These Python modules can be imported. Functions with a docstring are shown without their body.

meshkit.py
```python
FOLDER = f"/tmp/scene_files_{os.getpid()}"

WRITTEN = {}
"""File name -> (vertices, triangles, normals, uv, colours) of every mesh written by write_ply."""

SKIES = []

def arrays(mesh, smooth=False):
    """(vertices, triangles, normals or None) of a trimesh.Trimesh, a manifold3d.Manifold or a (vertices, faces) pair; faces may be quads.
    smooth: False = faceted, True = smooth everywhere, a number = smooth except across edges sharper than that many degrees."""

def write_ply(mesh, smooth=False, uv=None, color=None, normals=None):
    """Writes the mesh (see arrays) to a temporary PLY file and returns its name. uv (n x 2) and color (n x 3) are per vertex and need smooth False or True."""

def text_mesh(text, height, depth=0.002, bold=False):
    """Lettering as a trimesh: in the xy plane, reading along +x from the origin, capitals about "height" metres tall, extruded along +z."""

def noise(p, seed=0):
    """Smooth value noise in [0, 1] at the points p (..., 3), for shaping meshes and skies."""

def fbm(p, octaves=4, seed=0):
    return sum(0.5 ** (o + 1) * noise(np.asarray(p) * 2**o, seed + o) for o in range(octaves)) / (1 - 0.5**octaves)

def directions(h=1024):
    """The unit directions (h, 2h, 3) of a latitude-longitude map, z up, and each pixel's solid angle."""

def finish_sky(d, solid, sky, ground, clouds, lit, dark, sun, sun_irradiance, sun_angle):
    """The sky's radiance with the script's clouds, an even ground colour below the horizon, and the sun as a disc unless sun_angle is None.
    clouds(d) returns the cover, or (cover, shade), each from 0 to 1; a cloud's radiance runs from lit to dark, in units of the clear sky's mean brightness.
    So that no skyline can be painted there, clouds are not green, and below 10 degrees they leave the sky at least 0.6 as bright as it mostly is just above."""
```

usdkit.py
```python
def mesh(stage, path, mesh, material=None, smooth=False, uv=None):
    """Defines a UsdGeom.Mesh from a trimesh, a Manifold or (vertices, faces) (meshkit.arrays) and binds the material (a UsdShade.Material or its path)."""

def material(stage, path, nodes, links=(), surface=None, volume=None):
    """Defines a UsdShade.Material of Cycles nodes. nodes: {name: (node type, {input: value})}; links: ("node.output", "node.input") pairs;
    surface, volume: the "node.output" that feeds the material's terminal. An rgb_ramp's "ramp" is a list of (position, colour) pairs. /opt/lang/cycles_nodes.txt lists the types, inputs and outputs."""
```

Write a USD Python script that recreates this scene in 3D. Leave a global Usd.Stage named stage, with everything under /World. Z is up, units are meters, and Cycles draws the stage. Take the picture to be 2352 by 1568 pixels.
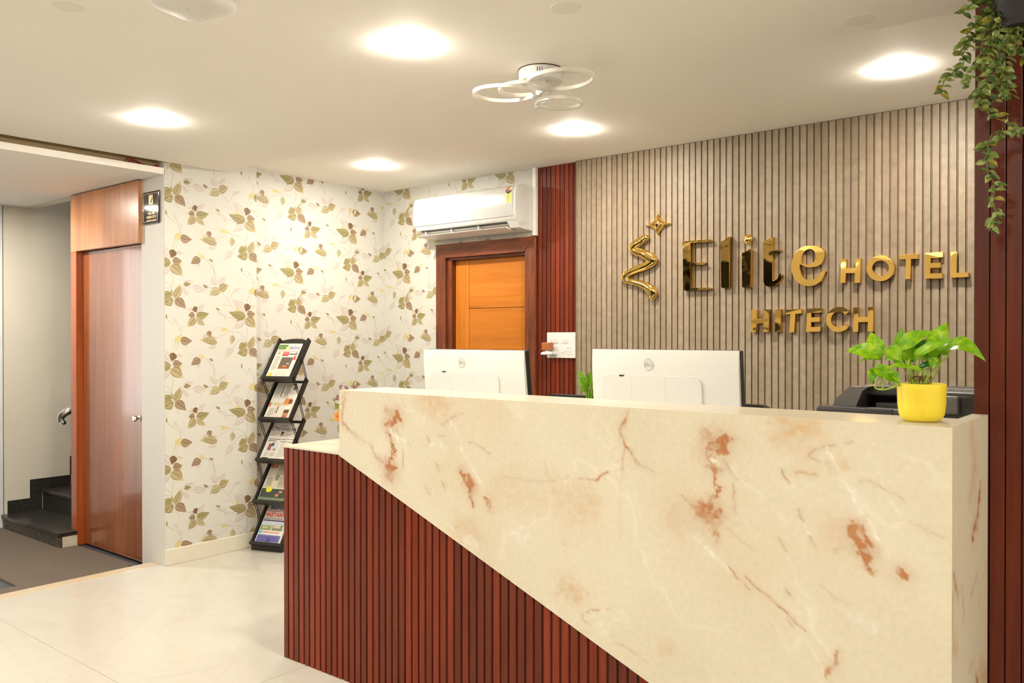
import math, glob, random
import numpy as np, trimesh, manifold3d as m3
import usdkit, meshkit
from pxr import Usd, UsdGeom, UsdLux, UsdShade, Gf, Sdf, Vt
from shapely.geometry import Polygon, box as sbox
from shapely import affinity, union_all, box as vbox
from shapely.ops import unary_union

stage = Usd.Stage.CreateInMemory()
UsdGeom.SetStageUpAxis(stage, 'Z')
UsdGeom.Xform.Define(stage, '/World')
UsdGeom.Scope.Define(stage, '/World/Looks')

# ------------------------------------------------------------------ camera, sky, exposure
F_PX, YAW, PITCH, EYE = 1942.0, math.radians(39.148), math.radians(-0.326), np.array([0, 0, 1.45])
FWD = np.array([-math.sin(YAW) * math.cos(PITCH), math.cos(YAW) * math.cos(PITCH), math.sin(PITCH)])
RIGHT = np.array([math.cos(YAW), math.sin(YAW), 0.0])
UP = np.cross(RIGHT, FWD)
cam = UsdGeom.Camera.Define(stage, '/World/camera')
cam.CreateHorizontalApertureAttr(36.0)
cam.CreateVerticalApertureAttr(24.0)
cam.CreateFocalLengthAttr(36.0 * F_PX / 2352)
cam.CreateFStopAttr(6.3)
cam.CreateFocusDistanceAttr(3.9)
cam.CreateExposureAttr(2.72)
cam.AddTransformOp().Set(Gf.Matrix4d(*RIGHT, 0, *UP, 0, *(-FWD), 0, *EYE, 1))
LAMP = 78.0                       # radiance of the recessed panel lamps
LAMP_COLOR = (1.0, 0.925, 0.79)
COOL_COLOR = (0.92, 0.96, 1.0)
usdkit.material(stage, '/World/Looks/sky', {'b': ('background_shader', {'color': (0.75, 0.88, 1.0), 'strength': 1.3})}, surface='b.background')
dome = UsdLux.DomeLight.Define(stage, '/World/sky_light')
dome.CreateIntensityAttr(0.28)
dome.CreateColorAttr(Gf.Vec3f(1.0, 0.96, 0.92))

# ------------------------------------------------------------------ helpers
def ray(u, v):
    return FWD + RIGHT * ((u - 1176) / F_PX) - UP * ((v - 784) / F_PX)
def on_x(u, v, x):
    d = ray(u, v); return EYE + d * (x / d[0])
def on_y(u, v, y):
    d = ray(u, v); return EYE + d * (y / d[1])
def on_z(u, v, z):
    d = ray(u, v); return EYE + d * ((z - EYE[2]) / d[2])

USED = {}
LOC = {}
def numbered(parent, name):
    n = USED.get((parent, name), 0); USED[(parent, name)] = n + 1
    return f'{parent}/{name}' if n == 0 else f'{parent}/{name}_{n:03d}'
def tag(p, label=None, cat=None, group=None, kind=None):
    for k, v in (('label', label), ('category', cat), ('group', group), ('kind', kind)):
        if v: p.SetCustomDataByKey(k, v)
    return p
def thing(name, label=None, cat=None, loc=(0, 0, 0), group=None, kind=None, rz=0):
    path = numbered('/World', name)
    x = UsdGeom.Xform.Define(stage, path)
    x.AddTranslateOp().Set(Gf.Vec3d(*map(float, loc)))
    if rz: x.AddRotateZOp().Set(float(rz))
    LOC[path] = np.zeros(3) if rz else np.array(loc, float)
    return tag(x.GetPrim(), label, cat, group, kind)
def structure(name):
    return thing(name, kind='structure')
def obj(name, mesh, mat, parent=None, smooth=False, col=None, label=None, kind=None):
    """one Mesh prim under parent (shapes are given in world coordinates; a rotated thing takes local ones)"""
    root = str(parent.GetPath()) if parent else '/World'
    path = numbered(root, name)
    top = '/' + '/'.join(path.split('/')[1:3])
    off = LOC.get(top, np.zeros(3))
    v, f, n = meshkit.arrays(mesh, smooth)
    m = UsdGeom.Mesh.Define(stage, path)
    m.CreatePointsAttr(Vt.Vec3fArray.FromNumpy((v - off).astype(np.float32)))
    m.CreateFaceVertexCountsAttr(Vt.IntArray.FromNumpy(np.full(len(f), 3, np.int32)))
    m.CreateFaceVertexIndicesAttr(Vt.IntArray.FromNumpy(f.astype(np.int32).ravel()))
    m.CreateSubdivisionSchemeAttr('none')
    if n is not None:
        m.CreateNormalsAttr(Vt.Vec3fArray.FromNumpy(n.astype(np.float32))); m.SetNormalsInterpolation('vertex')
    if col is not None:
        UsdGeom.PrimvarsAPI(m).CreatePrimvar('tint', Sdf.ValueTypeNames.Color3fArray, 'vertex').Set(Vt.Vec3fArray.FromNumpy(np.asarray(col, np.float32)))
    UsdShade.MaterialBindingAPI.Apply(m.GetPrim()).Bind(mat)
    p = m.GetPrim()
    return tag(p, label, kind=kind)
def copy_of(src, loc, label, group=None, rz=None):
    path = numbered('/World', src.GetName())
    x = UsdGeom.Xform.Define(stage, path)
    x.GetPrim().GetReferences().AddInternalReference(src.GetPath())
    x.ClearXformOpOrder()
    UsdGeom.XformCommonAPI(x).SetTranslate(Gf.Vec3d(*map(float, loc)))
    if rz is not None: UsdGeom.XformCommonAPI(x).SetRotate(Gf.Vec3f(0, 0, rz))
    x.GetPrim().SetInstanceable(True)
    return tag(x.GetPrim(), label, src.GetCustomDataByKey('category'), group)

cat = trimesh.util.concatenate
def box(x0, y0, z0, x1, y1, z1):
    lo, hi = np.minimum((x0, y0, z0), (x1, y1, z1)), np.maximum((x0, y0, z0), (x1, y1, z1))
    b = trimesh.creation.box(hi - lo); b.apply_translation((lo + hi) / 2); return b
def cbox(x0, y0, z0, x1, y1, z1, c=0.002):
    """box with chamfered edges"""
    lo, hi = np.minimum((x0, y0, z0), (x1, y1, z1)), np.maximum((x0, y0, z0), (x1, y1, z1))
    c = min(c, 0.45 * (hi - lo).min())
    pts = []
    for k in range(3):
        a, b = lo + c, hi - c
        a[k], b[k] = lo[k], hi[k]
        pts += [(x, y, z) for x in (a[0], b[0]) for y in (a[1], b[1]) for z in (a[2], b[2])]
    return trimesh.convex.convex_hull(np.array(pts))
def rbox(x0, y0, z0, x1, y1, z1, r=0.01, n=12):
    lo, hi = np.minimum((x0, y0, z0), (x1, y1, z1)), np.maximum((x0, y0, z0), (x1, y1, z1))
    r = min(r, 0.49 * (hi - lo).min())
    s = trimesh.creation.icosphere(2, r).vertices
    return trimesh.convex.convex_hull(np.vstack([s + np.array([x, y, z]) for x in (lo[0] + r, hi[0] - r) for y in (lo[1] + r, hi[1] - r) for z in (lo[2] + r, hi[2] - r)]))
def tube(path, r, n=8, closed=False):
    P = np.asarray(path, float); N = len(P)
    R = np.broadcast_to(np.asarray(r, float), (N,))
    T = np.gradient(P, axis=0) if not closed else np.roll(P, -1, 0) - np.roll(P, 1, 0)
    T /= np.linalg.norm(T, axis=1, keepdims=True) + 1e-12
    a = np.array([0, 0, 1.0]) if abs(T[0][2]) < 0.9 else np.array([1.0, 0, 0])
    rings = []
    for i in range(N):
        a = a - T[i] * (a @ T[i]); a /= np.linalg.norm(a) + 1e-12
        b = np.cross(T[i], a)
        t = np.linspace(0, 2 * np.pi, n, endpoint=False)
        rings.append(P[i] + R[i] * (np.cos(t)[:, None] * a + np.sin(t)[:, None] * b))
    V = np.vstack(rings); F = []
    M = N if closed else N - 1
    for i in range(M):
        j = (i + 1) % N
        for k in range(n):
            l = (k + 1) % n
            F += [(i * n + k, i * n + l, j * n + l), (i * n + k, j * n + l, j * n + k)]
    if not closed:
        V = np.vstack([V, P[0], P[-1]])
        for k in range(n):
            l = (k + 1) % n
            F += [(len(V) - 2, l, k), (len(V) - 1, (N - 1) * n + k, (N - 1) * n + l)]
    return trimesh.Trimesh(V, F, process=False)
def smooth_path(pts, n=40):
    from scipy.interpolate import splprep, splev
    P = np.asarray(pts, float)
    if len(P) < 3: return np.linspace(P[0], P[-1], n)
    tck, _ = splprep(P.T, s=0, k=min(3, len(P) - 1))
    return np.array(splev(np.linspace(0, 1, n), tck)).T
def lathe(profile, center=(0, 0, 0), n=32):
    """profile: (r, z) pairs"""
    m = trimesh.creation.revolve(np.asarray(profile, float), sections=n)
    m.apply_translation(center); return m
def cyl(p0, p1, r, n=20):
    return trimesh.creation.cylinder(r, segment=[p0, p1], sections=n)
def extrude(poly, depth):
    gs = getattr(poly, 'geoms', [poly])
    return cat([trimesh.creation.extrude_polygon(g, depth, engine='earcut') for g in gs if g.area > 1e-12])
def wall_shape(poly, y, depth):
    """an (x, z) outline standing in a plane y = const, its face at y - depth (towards the camera)"""
    m = extrude(poly, depth)
    v = m.vertices.copy()
    m.vertices = np.c_[v[:, 0], y - v[:, 2], v[:, 1]]
    return m
def bevelled(poly, y, depth, c):
    """as wall_shape with a small chamfer around its face"""
    m1 = wall_shape(poly, y, depth - c)
    inner = poly.buffer(-c, join_style=2)
    parts = [m1]
    for k in range(3):
        t = (k + 1) / 3
        p = poly.buffer(-c * (1 - math.cos(t * math.pi / 2)) * 0.9, join_style=1)
        if not p.is_empty: parts.append(wall_shape(p, y - (depth - c) + 1e-5, c * math.sin(t * math.pi / 2)))
    return cat(parts)
FONTS = glob.glob('/opt/blender-*/*/datafiles/fonts/')[0]
def text_poly(text, height, bold=0, font='Inter.woff2', squeeze=1.0, slant=0.0, center=False):
    from PIL import Image, ImageDraw, ImageFont
    f = ImageFont.truetype(FONTS + font, 96)
    x0, y0, x1, y1 = f.getbbox(text, anchor='ls', stroke_width=bold)
    im = Image.new('L', (x1 - x0 + 8, y1 - y0 + 8))
    ImageDraw.Draw(im).text((4 - x0, 4 - y0), text, 255, f, anchor='ls', stroke_width=bold)
    on = np.pad(np.asarray(im) > 127, ((0, 0), (1, 1))).astype(np.int8)
    rows, st = np.nonzero(np.diff(on, axis=1) == 1); en = np.nonzero(np.diff(on, axis=1) == -1)[1]
    sh = union_all(vbox(st, -rows - 1, en, -rows)).buffer(0.6).buffer(-0.6).simplify(0.8)
    s = height / 70.0
    sh = affinity.affine_transform(sh, [s * squeeze, s * slant, 0, s, -4 * s * squeeze, (4 - y0) * s])
    if center:
        b = sh.bounds; sh = affinity.translate(sh, -(b[0] + b[2]) / 2, 0)
    return sh
def flat(poly, o, ex, ey, lift=0.0):
    """a flat outline laid on a surface: origin o, axes ex, ey; a hair of thickness"""
    n = np.cross(ex, ey)
    m = extrude(poly, 0.0004)
    v = m.vertices
    m.vertices = np.asarray(o) + v[:, :1] * ex + v[:, 1:2] * ey + (v[:, 2:3] + lift) * n
    return m

# ------------------------------------------------------------------ materials
def lin(r, g, b):
    f = lambda c: (c / 255 / 12.92) if c / 255 <= 0.04045 else ((c / 255 + 0.055) / 1.055) ** 2.4
    return (f(r), f(g), f(b))
def mat(name, nodes, links=(), surface='p.BSDF'):
    return usdkit.material(stage, '/World/Looks/' + name, nodes, links, surface=surface)
def plain(name, c, rough=0.5, metal=0.0, **kw):
    return mat(name, {'p': ('principled_bsdf', {'base_color': c, 'roughness': rough, 'metallic': metal, **kw})})
def noisy(name, c1, c2, scale=5, rough=0.5, stretch=(1, 1, 1), detail=4, bump=0.0, lo=0.3, hi=0.7, distortion=0.0, rot=(0, 0, 0), **kw):
    nodes = {'g': ('geometry', {}), 'm': ('mapping', {'scale': stretch, 'rotation': rot}), 'n': ('noise_texture', {'scale': scale, 'detail': detail, 'roughness': 0.6, 'distortion': distortion}),
             'r': ('rgb_ramp', {'ramp': [(lo, c1), (hi, c2)]}), 'p': ('principled_bsdf', {'roughness': rough, **kw})}
    links = [('g.position', 'm.vector'), ('m.vector', 'n.vector'), ('n.fac', 'r.fac'), ('r.color', 'p.base_color')]
    if bump:
        nodes['b'] = ('bump', {'strength': bump, 'distance': 0.002}); links += [('n.fac', 'b.height'), ('b.normal', 'p.normal')]
    return mat(name, nodes, links)
def wood(name, cols, scale=40, stretch=(1, 1, 0.04), rough=0.3, big=2.5, coat=0.0, seed=0.0, bump=0.05):
    """long grain along one axis, broad tone bands and fine pores"""
    c1, c2, c3 = cols
    nodes = {'g': ('geometry', {}), 'm': ('mapping', {'scale': stretch, 'location': (seed, seed * 1.7, seed * 0.3)}),
             'n': ('noise_texture', {'scale': scale, 'detail': 6, 'roughness': 0.65, 'distortion': 0.4}),
             'n2': ('noise_texture', {'scale': big, 'detail': 3, 'distortion': 0.3}),
             'r': ('rgb_ramp', {'ramp': [(0.25, c1), (0.5, c2), (0.75, c3)]}),
             'r2': ('rgb_ramp', {'ramp': [(0.3, (0.72, 0.7, 0.7)), (0.7, (1.15, 1.12, 1.1))]}),
             'x': ('mix_color', {'blend_type': 'multiply', 'fac': 1.0, 'use_clamp_result': False}),
             'b': ('bump', {'strength': bump, 'distance': 0.001}),
             'p': ('principled_bsdf', {'roughness': rough, 'specular_ior_level': 0.5 if coat else 0.3, 'coat_weight': coat, 'coat_roughness': 0.08})}
    return mat(name, nodes, [('g.position', 'm.vector'), ('m.vector', 'n.vector'), ('m.vector', 'n2.vector'), ('n.fac', 'r.fac'), ('n2.fac', 'r2.fac'),
                             ('r.color', 'x.a'), ('r2.color', 'x.b'), ('x.result', 'p.base_color'), ('n.fac', 'b.height'), ('b.normal', 'p.normal')])
def tinted(name, rough=0.6, **kw):
    return mat(name, {'a': ('attribute', {'attribute': 'tint'}), 'p': ('principled_bsdf', {'roughness': rough, **kw})}, [('a.color', 'p.base_color')])

M = {}
M['ceiling'] = noisy('ceiling_paint', (0.885, 0.855, 0.80), (0.90, 0.87, 0.815), scale=1.3, rough=0.75)
M['patch'] = plain('ceiling_patch_paint', (0.82, 0.79, 0.73), 0.8)
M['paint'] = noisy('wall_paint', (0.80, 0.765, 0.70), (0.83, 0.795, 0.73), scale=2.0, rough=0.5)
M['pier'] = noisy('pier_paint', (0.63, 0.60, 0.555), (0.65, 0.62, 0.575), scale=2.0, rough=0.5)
M['grey_paint'] = noisy('stair_wall_paint', (0.70, 0.655, 0.56), (0.74, 0.695, 0.60), scale=1.5, rough=0.45)
M['white_gloss'] = noisy('white_gloss_panel', (0.72, 0.75, 0.78), (0.82, 0.84, 0.86), scale=4, rough=0.2, stretch=(1, 1, 0.3))
M['wallpaper'] = noisy('wallpaper_ground', (0.62, 0.61, 0.565), (0.635, 0.625, 0.58), scale=30, rough=0.55, bump=0.03)
M['print'] = tinted('wallpaper_print', 0.55)
M['concrete'] = plain('void_concrete', lin(168, 148, 112), 0.8)
M['marble'] = mat('marble_panel', {'a': ('attribute', {'attribute': 'tint'}), 'g': ('geometry', {}), 'n': ('noise_texture', {'scale': 60, 'detail': 4}),
                                 'r': ('rgb_ramp', {'ramp': [(0.3, (0.96, 0.96, 0.95)), (0.7, (1.03, 1.03, 1.03))]}),
                                 'x': ('mix_color', {'blend_type': 'multiply', 'fac': 1.0, 'use_clamp_result': False}), 'p': ('principled_bsdf', {'roughness': 0.34, 'specular_ior_level': 0.4})},
                [('g.position', 'n.vector'), ('n.fac', 'r.fac'), ('a.color', 'x.a'), ('r.color', 'x.b'), ('x.result', 'p.base_color')])
def floor_marble(name, seed):
    return mat(name, {'g': ('geometry', {}), 'm': ('mapping', {'scale': (1.0, 1.6, 1.0), 'location': (seed, seed * 0.7, seed), 'rotation': (0, 0, 0.5)}),
        'n': ('noise_texture', {'scale': 1.3, 'detail': 7, 'roughness': 0.6, 'distortion': 0.9}),
        'r': ('rgb_ramp', {'ramp': [(0.28, (0.50, 0.462, 0.385)), (0.42, (0.53, 0.497, 0.43)), (0.52, (0.545, 0.515, 0.455)), (0.555, (0.525, 0.49, 0.42)), (0.60, (0.545, 0.515, 0.455)), (0.8, (0.53, 0.497, 0.43))]}),
        'p': ('principled_bsdf', {'roughness': 0.14, 'specular_ior_level': 0.5})},
        [('g.position', 'm.vector'), ('m.vector', 'n.vector'), ('n.fac', 'r.fac'), ('r.color', 'p.base_color')])
M['tile'] = [floor_marble(f'floor_marble_{i}', 3.7 * i) for i in range(3)]
M['skirt'] = noisy('skirting_marble', (0.70, 0.66, 0.54), (0.80, 0.75, 0.64), scale=2.5, rough=0.3, detail=6, distortion=1.2)
M['threshold'] = noisy('threshold_stone', (0.54, 0.43, 0.29), (0.59, 0.485, 0.345), scale=4, rough=0.25)
M['grout'] = plain('grout', (0.55, 0.45, 0.32), 0.8)
M['granite'] = noisy('black_granite', (0.012, 0.011, 0.011), (0.05, 0.045, 0.042), scale=70, rough=0.28, detail=5)
M['granite_worn'] = noisy('worn_granite_edge', (0.03, 0.026, 0.022), (0.15, 0.12, 0.09), scale=30, rough=0.6, detail=6)
M['plaster'] = noisy('bare_plaster', (0.62, 0.55, 0.42), (0.80, 0.75, 0.64), scale=14, rough=0.8, detail=5)
M['carpet'] = noisy('grey_brown_carpet', lin(66, 50, 31), lin(92, 72, 46), scale=160, rough=0.95, detail=3, bump=0.6, sheen_weight=0.2)
M['slate'] = noisy('dark_slate_floor', lin(52, 54, 60), lin(74, 76, 82), scale=12, rough=0.35)
M['veneer'] = wood('door_veneer', (lin(128, 68, 33), lin(154, 87, 47), lin(172, 103, 60)), scale=46, stretch=(1, 1, 0.035), rough=0.24, big=7, coat=0.5)
M['veneer_light'] = wood('transom_veneer', (lin(176, 112, 66), lin(200, 134, 84), lin(214, 150, 100)), scale=46, stretch=(1, 1, 0.035), rough=0.3, big=7, coat=0.5, seed=3)
M['frame_veneer'] = wood('door_frame_veneer', (lin(140, 66, 26), lin(164, 80, 34), lin(182, 98, 46)), scale=46, stretch=(1, 1, 0.035), rough=0.26, big=7, coat=0.4, seed=5)
M['orange_h'] = wood('orange_laminate_across', (lin(184, 106, 29), lin(200, 121, 38), lin(210, 132, 47)), scale=40, stretch=(0.05, 1, 1.0), rough=0.42, big=3)
M['orange_v'] = wood('orange_laminate_upright', (lin(187, 107, 31), lin(202, 122, 40), lin(212, 133, 49)), scale=40, stretch=(1, 1, 0.04), rough=0.42, big=3, seed=2)
M['walnut'] = wood('dark_frame_wood', (lin(72, 30, 12), lin(108, 52, 24), lin(140, 74, 38)), scale=30, stretch=(1, 1, 0.12), rough=0.38, big=5, coat=0.1, seed=1)
M['walnut_h'] = wood('dark_frame_wood_across', (lin(72, 30, 12), lin(108, 52, 24), lin(140, 74, 38)), scale=30, stretch=(0.12, 1, 1), rough=0.38, big=5, coat=0.1, seed=4)
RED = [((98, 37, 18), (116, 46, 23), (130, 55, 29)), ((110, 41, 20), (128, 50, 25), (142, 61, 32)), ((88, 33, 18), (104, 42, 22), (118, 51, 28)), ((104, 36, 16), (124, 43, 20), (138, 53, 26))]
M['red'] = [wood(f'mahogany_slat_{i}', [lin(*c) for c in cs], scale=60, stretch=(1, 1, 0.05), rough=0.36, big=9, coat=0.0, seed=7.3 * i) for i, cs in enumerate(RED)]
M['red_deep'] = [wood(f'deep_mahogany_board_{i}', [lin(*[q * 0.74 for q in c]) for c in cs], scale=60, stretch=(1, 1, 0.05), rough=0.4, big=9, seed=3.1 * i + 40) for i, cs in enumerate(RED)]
M['red_dark'] = plain('mahogany_groove', lin(62, 22, 12), 0.6)
GREY = [((138, 123, 103), (160, 144, 122)), ((132, 117, 97), (154, 138, 116)), ((144, 130, 110), (166, 151, 130))]
M['grey'] = [noisy(f'stone_look_slat_{i}', lin(*a), lin(*b), scale=22, rough=0.5, detail=6, lo=0.3, hi=0.72) for i, (a, b) in enumerate(GREY)]
M['copper'] = plain('copper_groove_lip', lin(150, 112, 84), 0.45)
M['groove'] = plain('dark_groove_backing', lin(72, 48, 34), 0.7)
M['gold'] = mat('polished_gold', {'g': ('geometry', {}), 'n': ('noise_texture', {'scale': 7, 'detail': 1.5}), 'b': ('bump', {'strength': 0.22, 'distance': 0.012}), 'p': ('principled_bsdf', {'base_color': (0.98, 0.66, 0.19), 'metallic': 1.0, 'roughness': 0.03})},
                [('g.position', 'n.vector'), ('n.fac', 'b.height'), ('b.normal', 'p.normal')])
M['gold_side'] = plain('gold_return', (0.78, 0.50, 0.13), 0.15, 1.0)
M['white'] = plain('white_plastic', (0.74, 0.74, 0.72), 0.3)
M['white_satin'] = plain('white_satin_plastic', (0.72, 0.71, 0.68), 0.45)
M['trim_white'] = plain('white_trim', (0.85, 0.83, 0.77), 0.45)
M['pale_grey'] = plain('pale_grey_plastic', (0.62, 0.61, 0.58), 0.45)
M['logo_grey'] = plain('raised_logo_grey', (0.60, 0.59, 0.565), 0.4)
M['ac_white'] = plain('air_conditioner_white', (0.56, 0.56, 0.55), 0.22)
M['acrylic'] = plain('milky_acrylic', (0.70, 0.67, 0.60), 0.25, subsurface_weight=0.3, subsurface_radius=(1, 0.9, 0.8), subsurface_scale=0.01)
M['black'] = plain('black_plastic', (0.012, 0.012, 0.012), 0.4)
M['printer'] = plain('charcoal_plastic', (0.035, 0.033, 0.032), 0.42)
M['printer_light'] = plain('grey_printer_plastic', (0.13, 0.12, 0.11), 0.38)
M['black_metal'] = plain('black_powder_coat', (0.014, 0.012, 0.010), 0.4)
M['screen'] = plain('switched_off_screen', (0.01, 0.01, 0.012), 0.1)
M['fabric'] = plain('black_mesh_fabric', (0.018, 0.018, 0.018), 0.85)
M['chrome'] = plain('chrome', (0.75, 0.74, 0.72), 0.12, 1.0)
M['steel'] = plain('brushed_steel', (0.62, 0.60, 0.57), 0.25, 1.0)
M['tan'] = plain('tan_vane', (0.52, 0.44, 0.33), 0.5)
M['yellow_pot'] = plain('yellow_glaze', lin(250, 222, 60), 0.38, subsurface_weight=0.15, subsurface_radius=(1, 0.8, 0.2), subsurface_scale=0.01)
M['soil'] = noisy('potting_soil', (0.03, 0.018, 0.01), (0.12, 0.08, 0.05), scale=120, rough=0.95)
M['cable'] = plain('red_cable', lin(150, 28, 28), 0.4)
M['lamp_glow'] = mat('lamp_panel_glow', {'e': ('emission', {'color': LAMP_COLOR, 'strength': LAMP})}, surface='e.emission')
M['cool_glow'] = mat('cool_lamp_glow', {'e': ('emission', {'color': (1.0, 0.93, 0.80), 'strength': LAMP * 1.5})}, surface='e.emission')
M['blue_led'] = mat('blue_led', {'e': ('emission', {'color': (0.12, 0.16, 1.0), 'strength': 3.0})}, surface='e.emission')
M['amber'] = plain('amber_bottle', lin(168, 100, 54), 0.3)
M['ink'] = plain('black_ink', (0.02, 0.02, 0.02), 0.7)
M['paper'] = plain('newsprint', (0.74, 0.70, 0.63), 0.8)
M['print_ink'] = tinted('newspaper_print', 0.75)
M['sticker'] = tinted('sticker_print', 0.4)
M['plaque'] = plain('dark_mirror_acrylic', (0.035, 0.03, 0.032), 0.05, specular_ior_level=1.0)
M['plaque_gold'] = plain('plaque_gold_print', (0.45, 0.30, 0.10), 0.35, 0.3)
M['mirror_edge'] = plain('plaque_edge', (0.05, 0.045, 0.04), 0.2)
M['glass'] = mat('door_glass', {'t': ('transparent_bsdf', {'color': (0.93, 0.96, 0.95)}), 'g': ('glossy_bsdf', {'color': (1, 1, 1), 'roughness': 0.02}), 'f': ('fresnel', {'IOR': 1.5}), 'x': ('mix_closure', {})},
                [('f.fac', 'x.fac'), ('t.BSDF', 'x.closure1'), ('g.BSDF', 'x.closure2')], surface='x.closure')
M['alu'] = plain('dark_aluminium', (0.12, 0.12, 0.12), 0.4, 0.6)
M['paving'] = noisy('outdoor_paving', (0.30, 0.29, 0.27), (0.40, 0.38, 0.35), scale=6, rough=0.8)
def leafmat(name, ramp, scale, rough=0.35, tr=0.35, stretch=(1, 1, 1), detail=3):
    mid = ramp[len(ramp) // 2][1]
    return mat(name, {'g': ('geometry', {}), 'm': ('mapping', {'scale': stretch}), 'n': ('noise_texture', {'scale': scale, 'detail': detail, 'roughness': 0.6, 'distortion': 0.6}), 'r': ('rgb_ramp', {'ramp': ramp}),
                      'p': ('principled_bsdf', {'roughness': rough}), 't': ('translucent_bsdf', {}), 'x': ('mix_closure', {'fac': tr})},
               [('g.position', 'm.vector'), ('m.vector', 'n.vector'), ('n.fac', 'r.fac'), ('r.color', 'p.base_color'), ('r.color', 't.color'), ('p.BSDF', 'x.closure1'), ('t.BSDF', 'x.closure2')], surface='x.closure')
M['pothos'] = [leafmat('pothos_leaf_bright', [(0.3, lin(96, 158, 8)), (0.5, lin(136, 190, 14)), (0.7, lin(186, 214, 30))], 45, 0.3, 0.35),
               leafmat('pothos_leaf_mid', [(0.3, lin(86, 146, 14)), (0.55, lin(122, 178, 16)), (0.75, lin(190, 214, 40))], 45, 0.3, 0.3),
               leafmat('pothos_leaf_dark', [(0.3, lin(30, 92, 22)), (0.6, lin(52, 116, 28)), (0.8, lin(120, 160, 40))], 45, 0.35, 0.25)]
M['pothos_stem'] = plain('pothos_stem', lin(150, 178, 44), 0.45)
M['root'] = plain('dry_root', lin(110, 84, 40), 0.7)
M['vine'] = [leafmat('vine_leaf_green', [(0.35, lin(88, 112, 42)), (0.5, lin(122, 142, 66)), (0.65, lin(160, 172, 104))], 60, 0.25, 0.2),
             leafmat('vine_leaf_pale', [(0.35, lin(110, 132, 58)), (0.5, lin(148, 164, 88)), (0.65, lin(188, 194, 134))], 60, 0.22, 0.2),
             leafmat('vine_leaf_dark', [(0.35, lin(54, 78, 30)), (0.5, lin(82, 104, 46)), (0.65, lin(118, 136, 70))], 60, 0.3, 0.15),
             leafmat('vine_leaf_yellow', [(0.35, lin(118, 118, 36)), (0.5, lin(152, 142, 44)), (0.65, lin(186, 168, 70))], 60, 0.25, 0.3)]
M['vine_stem'] = plain('vine_stem', lin(118, 124, 70), 0.5)
M['bamboo'] = leafmat('bamboo_leaf', [(0.3, lin(86, 140, 16)), (0.6, lin(130, 178, 36))], 30, 0.35, 0.35)
M['flower'] = [plain('orange_petal', lin(238, 150, 60), 0.6), plain('mauve_berry', lin(150, 108, 104), 0.6), plain('flower_green', lin(140, 146, 50), 0.6)]
M['vase'] = plain('cream_ceramic', (0.75, 0.7, 0.6), 0.3)
M['dark_pot'] = plain('dark_plastic_pot', (0.014, 0.012, 0.012), 0.6)

# ------------------------------------------------------------------ main dimensions (metres)
Z1, Z2, YSTEP = 2.554, 2.62, 3.19          # the two ceiling levels and where they change
XA, XB, YC, YS = -5.075, -5.141, 4.669, 4.643
ZL = -0.05                                 # sunken passage floor on the left
YD = 2.73                                  # face of the veneered doorway
LOWC = 2.475                               # passage soffit

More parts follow.
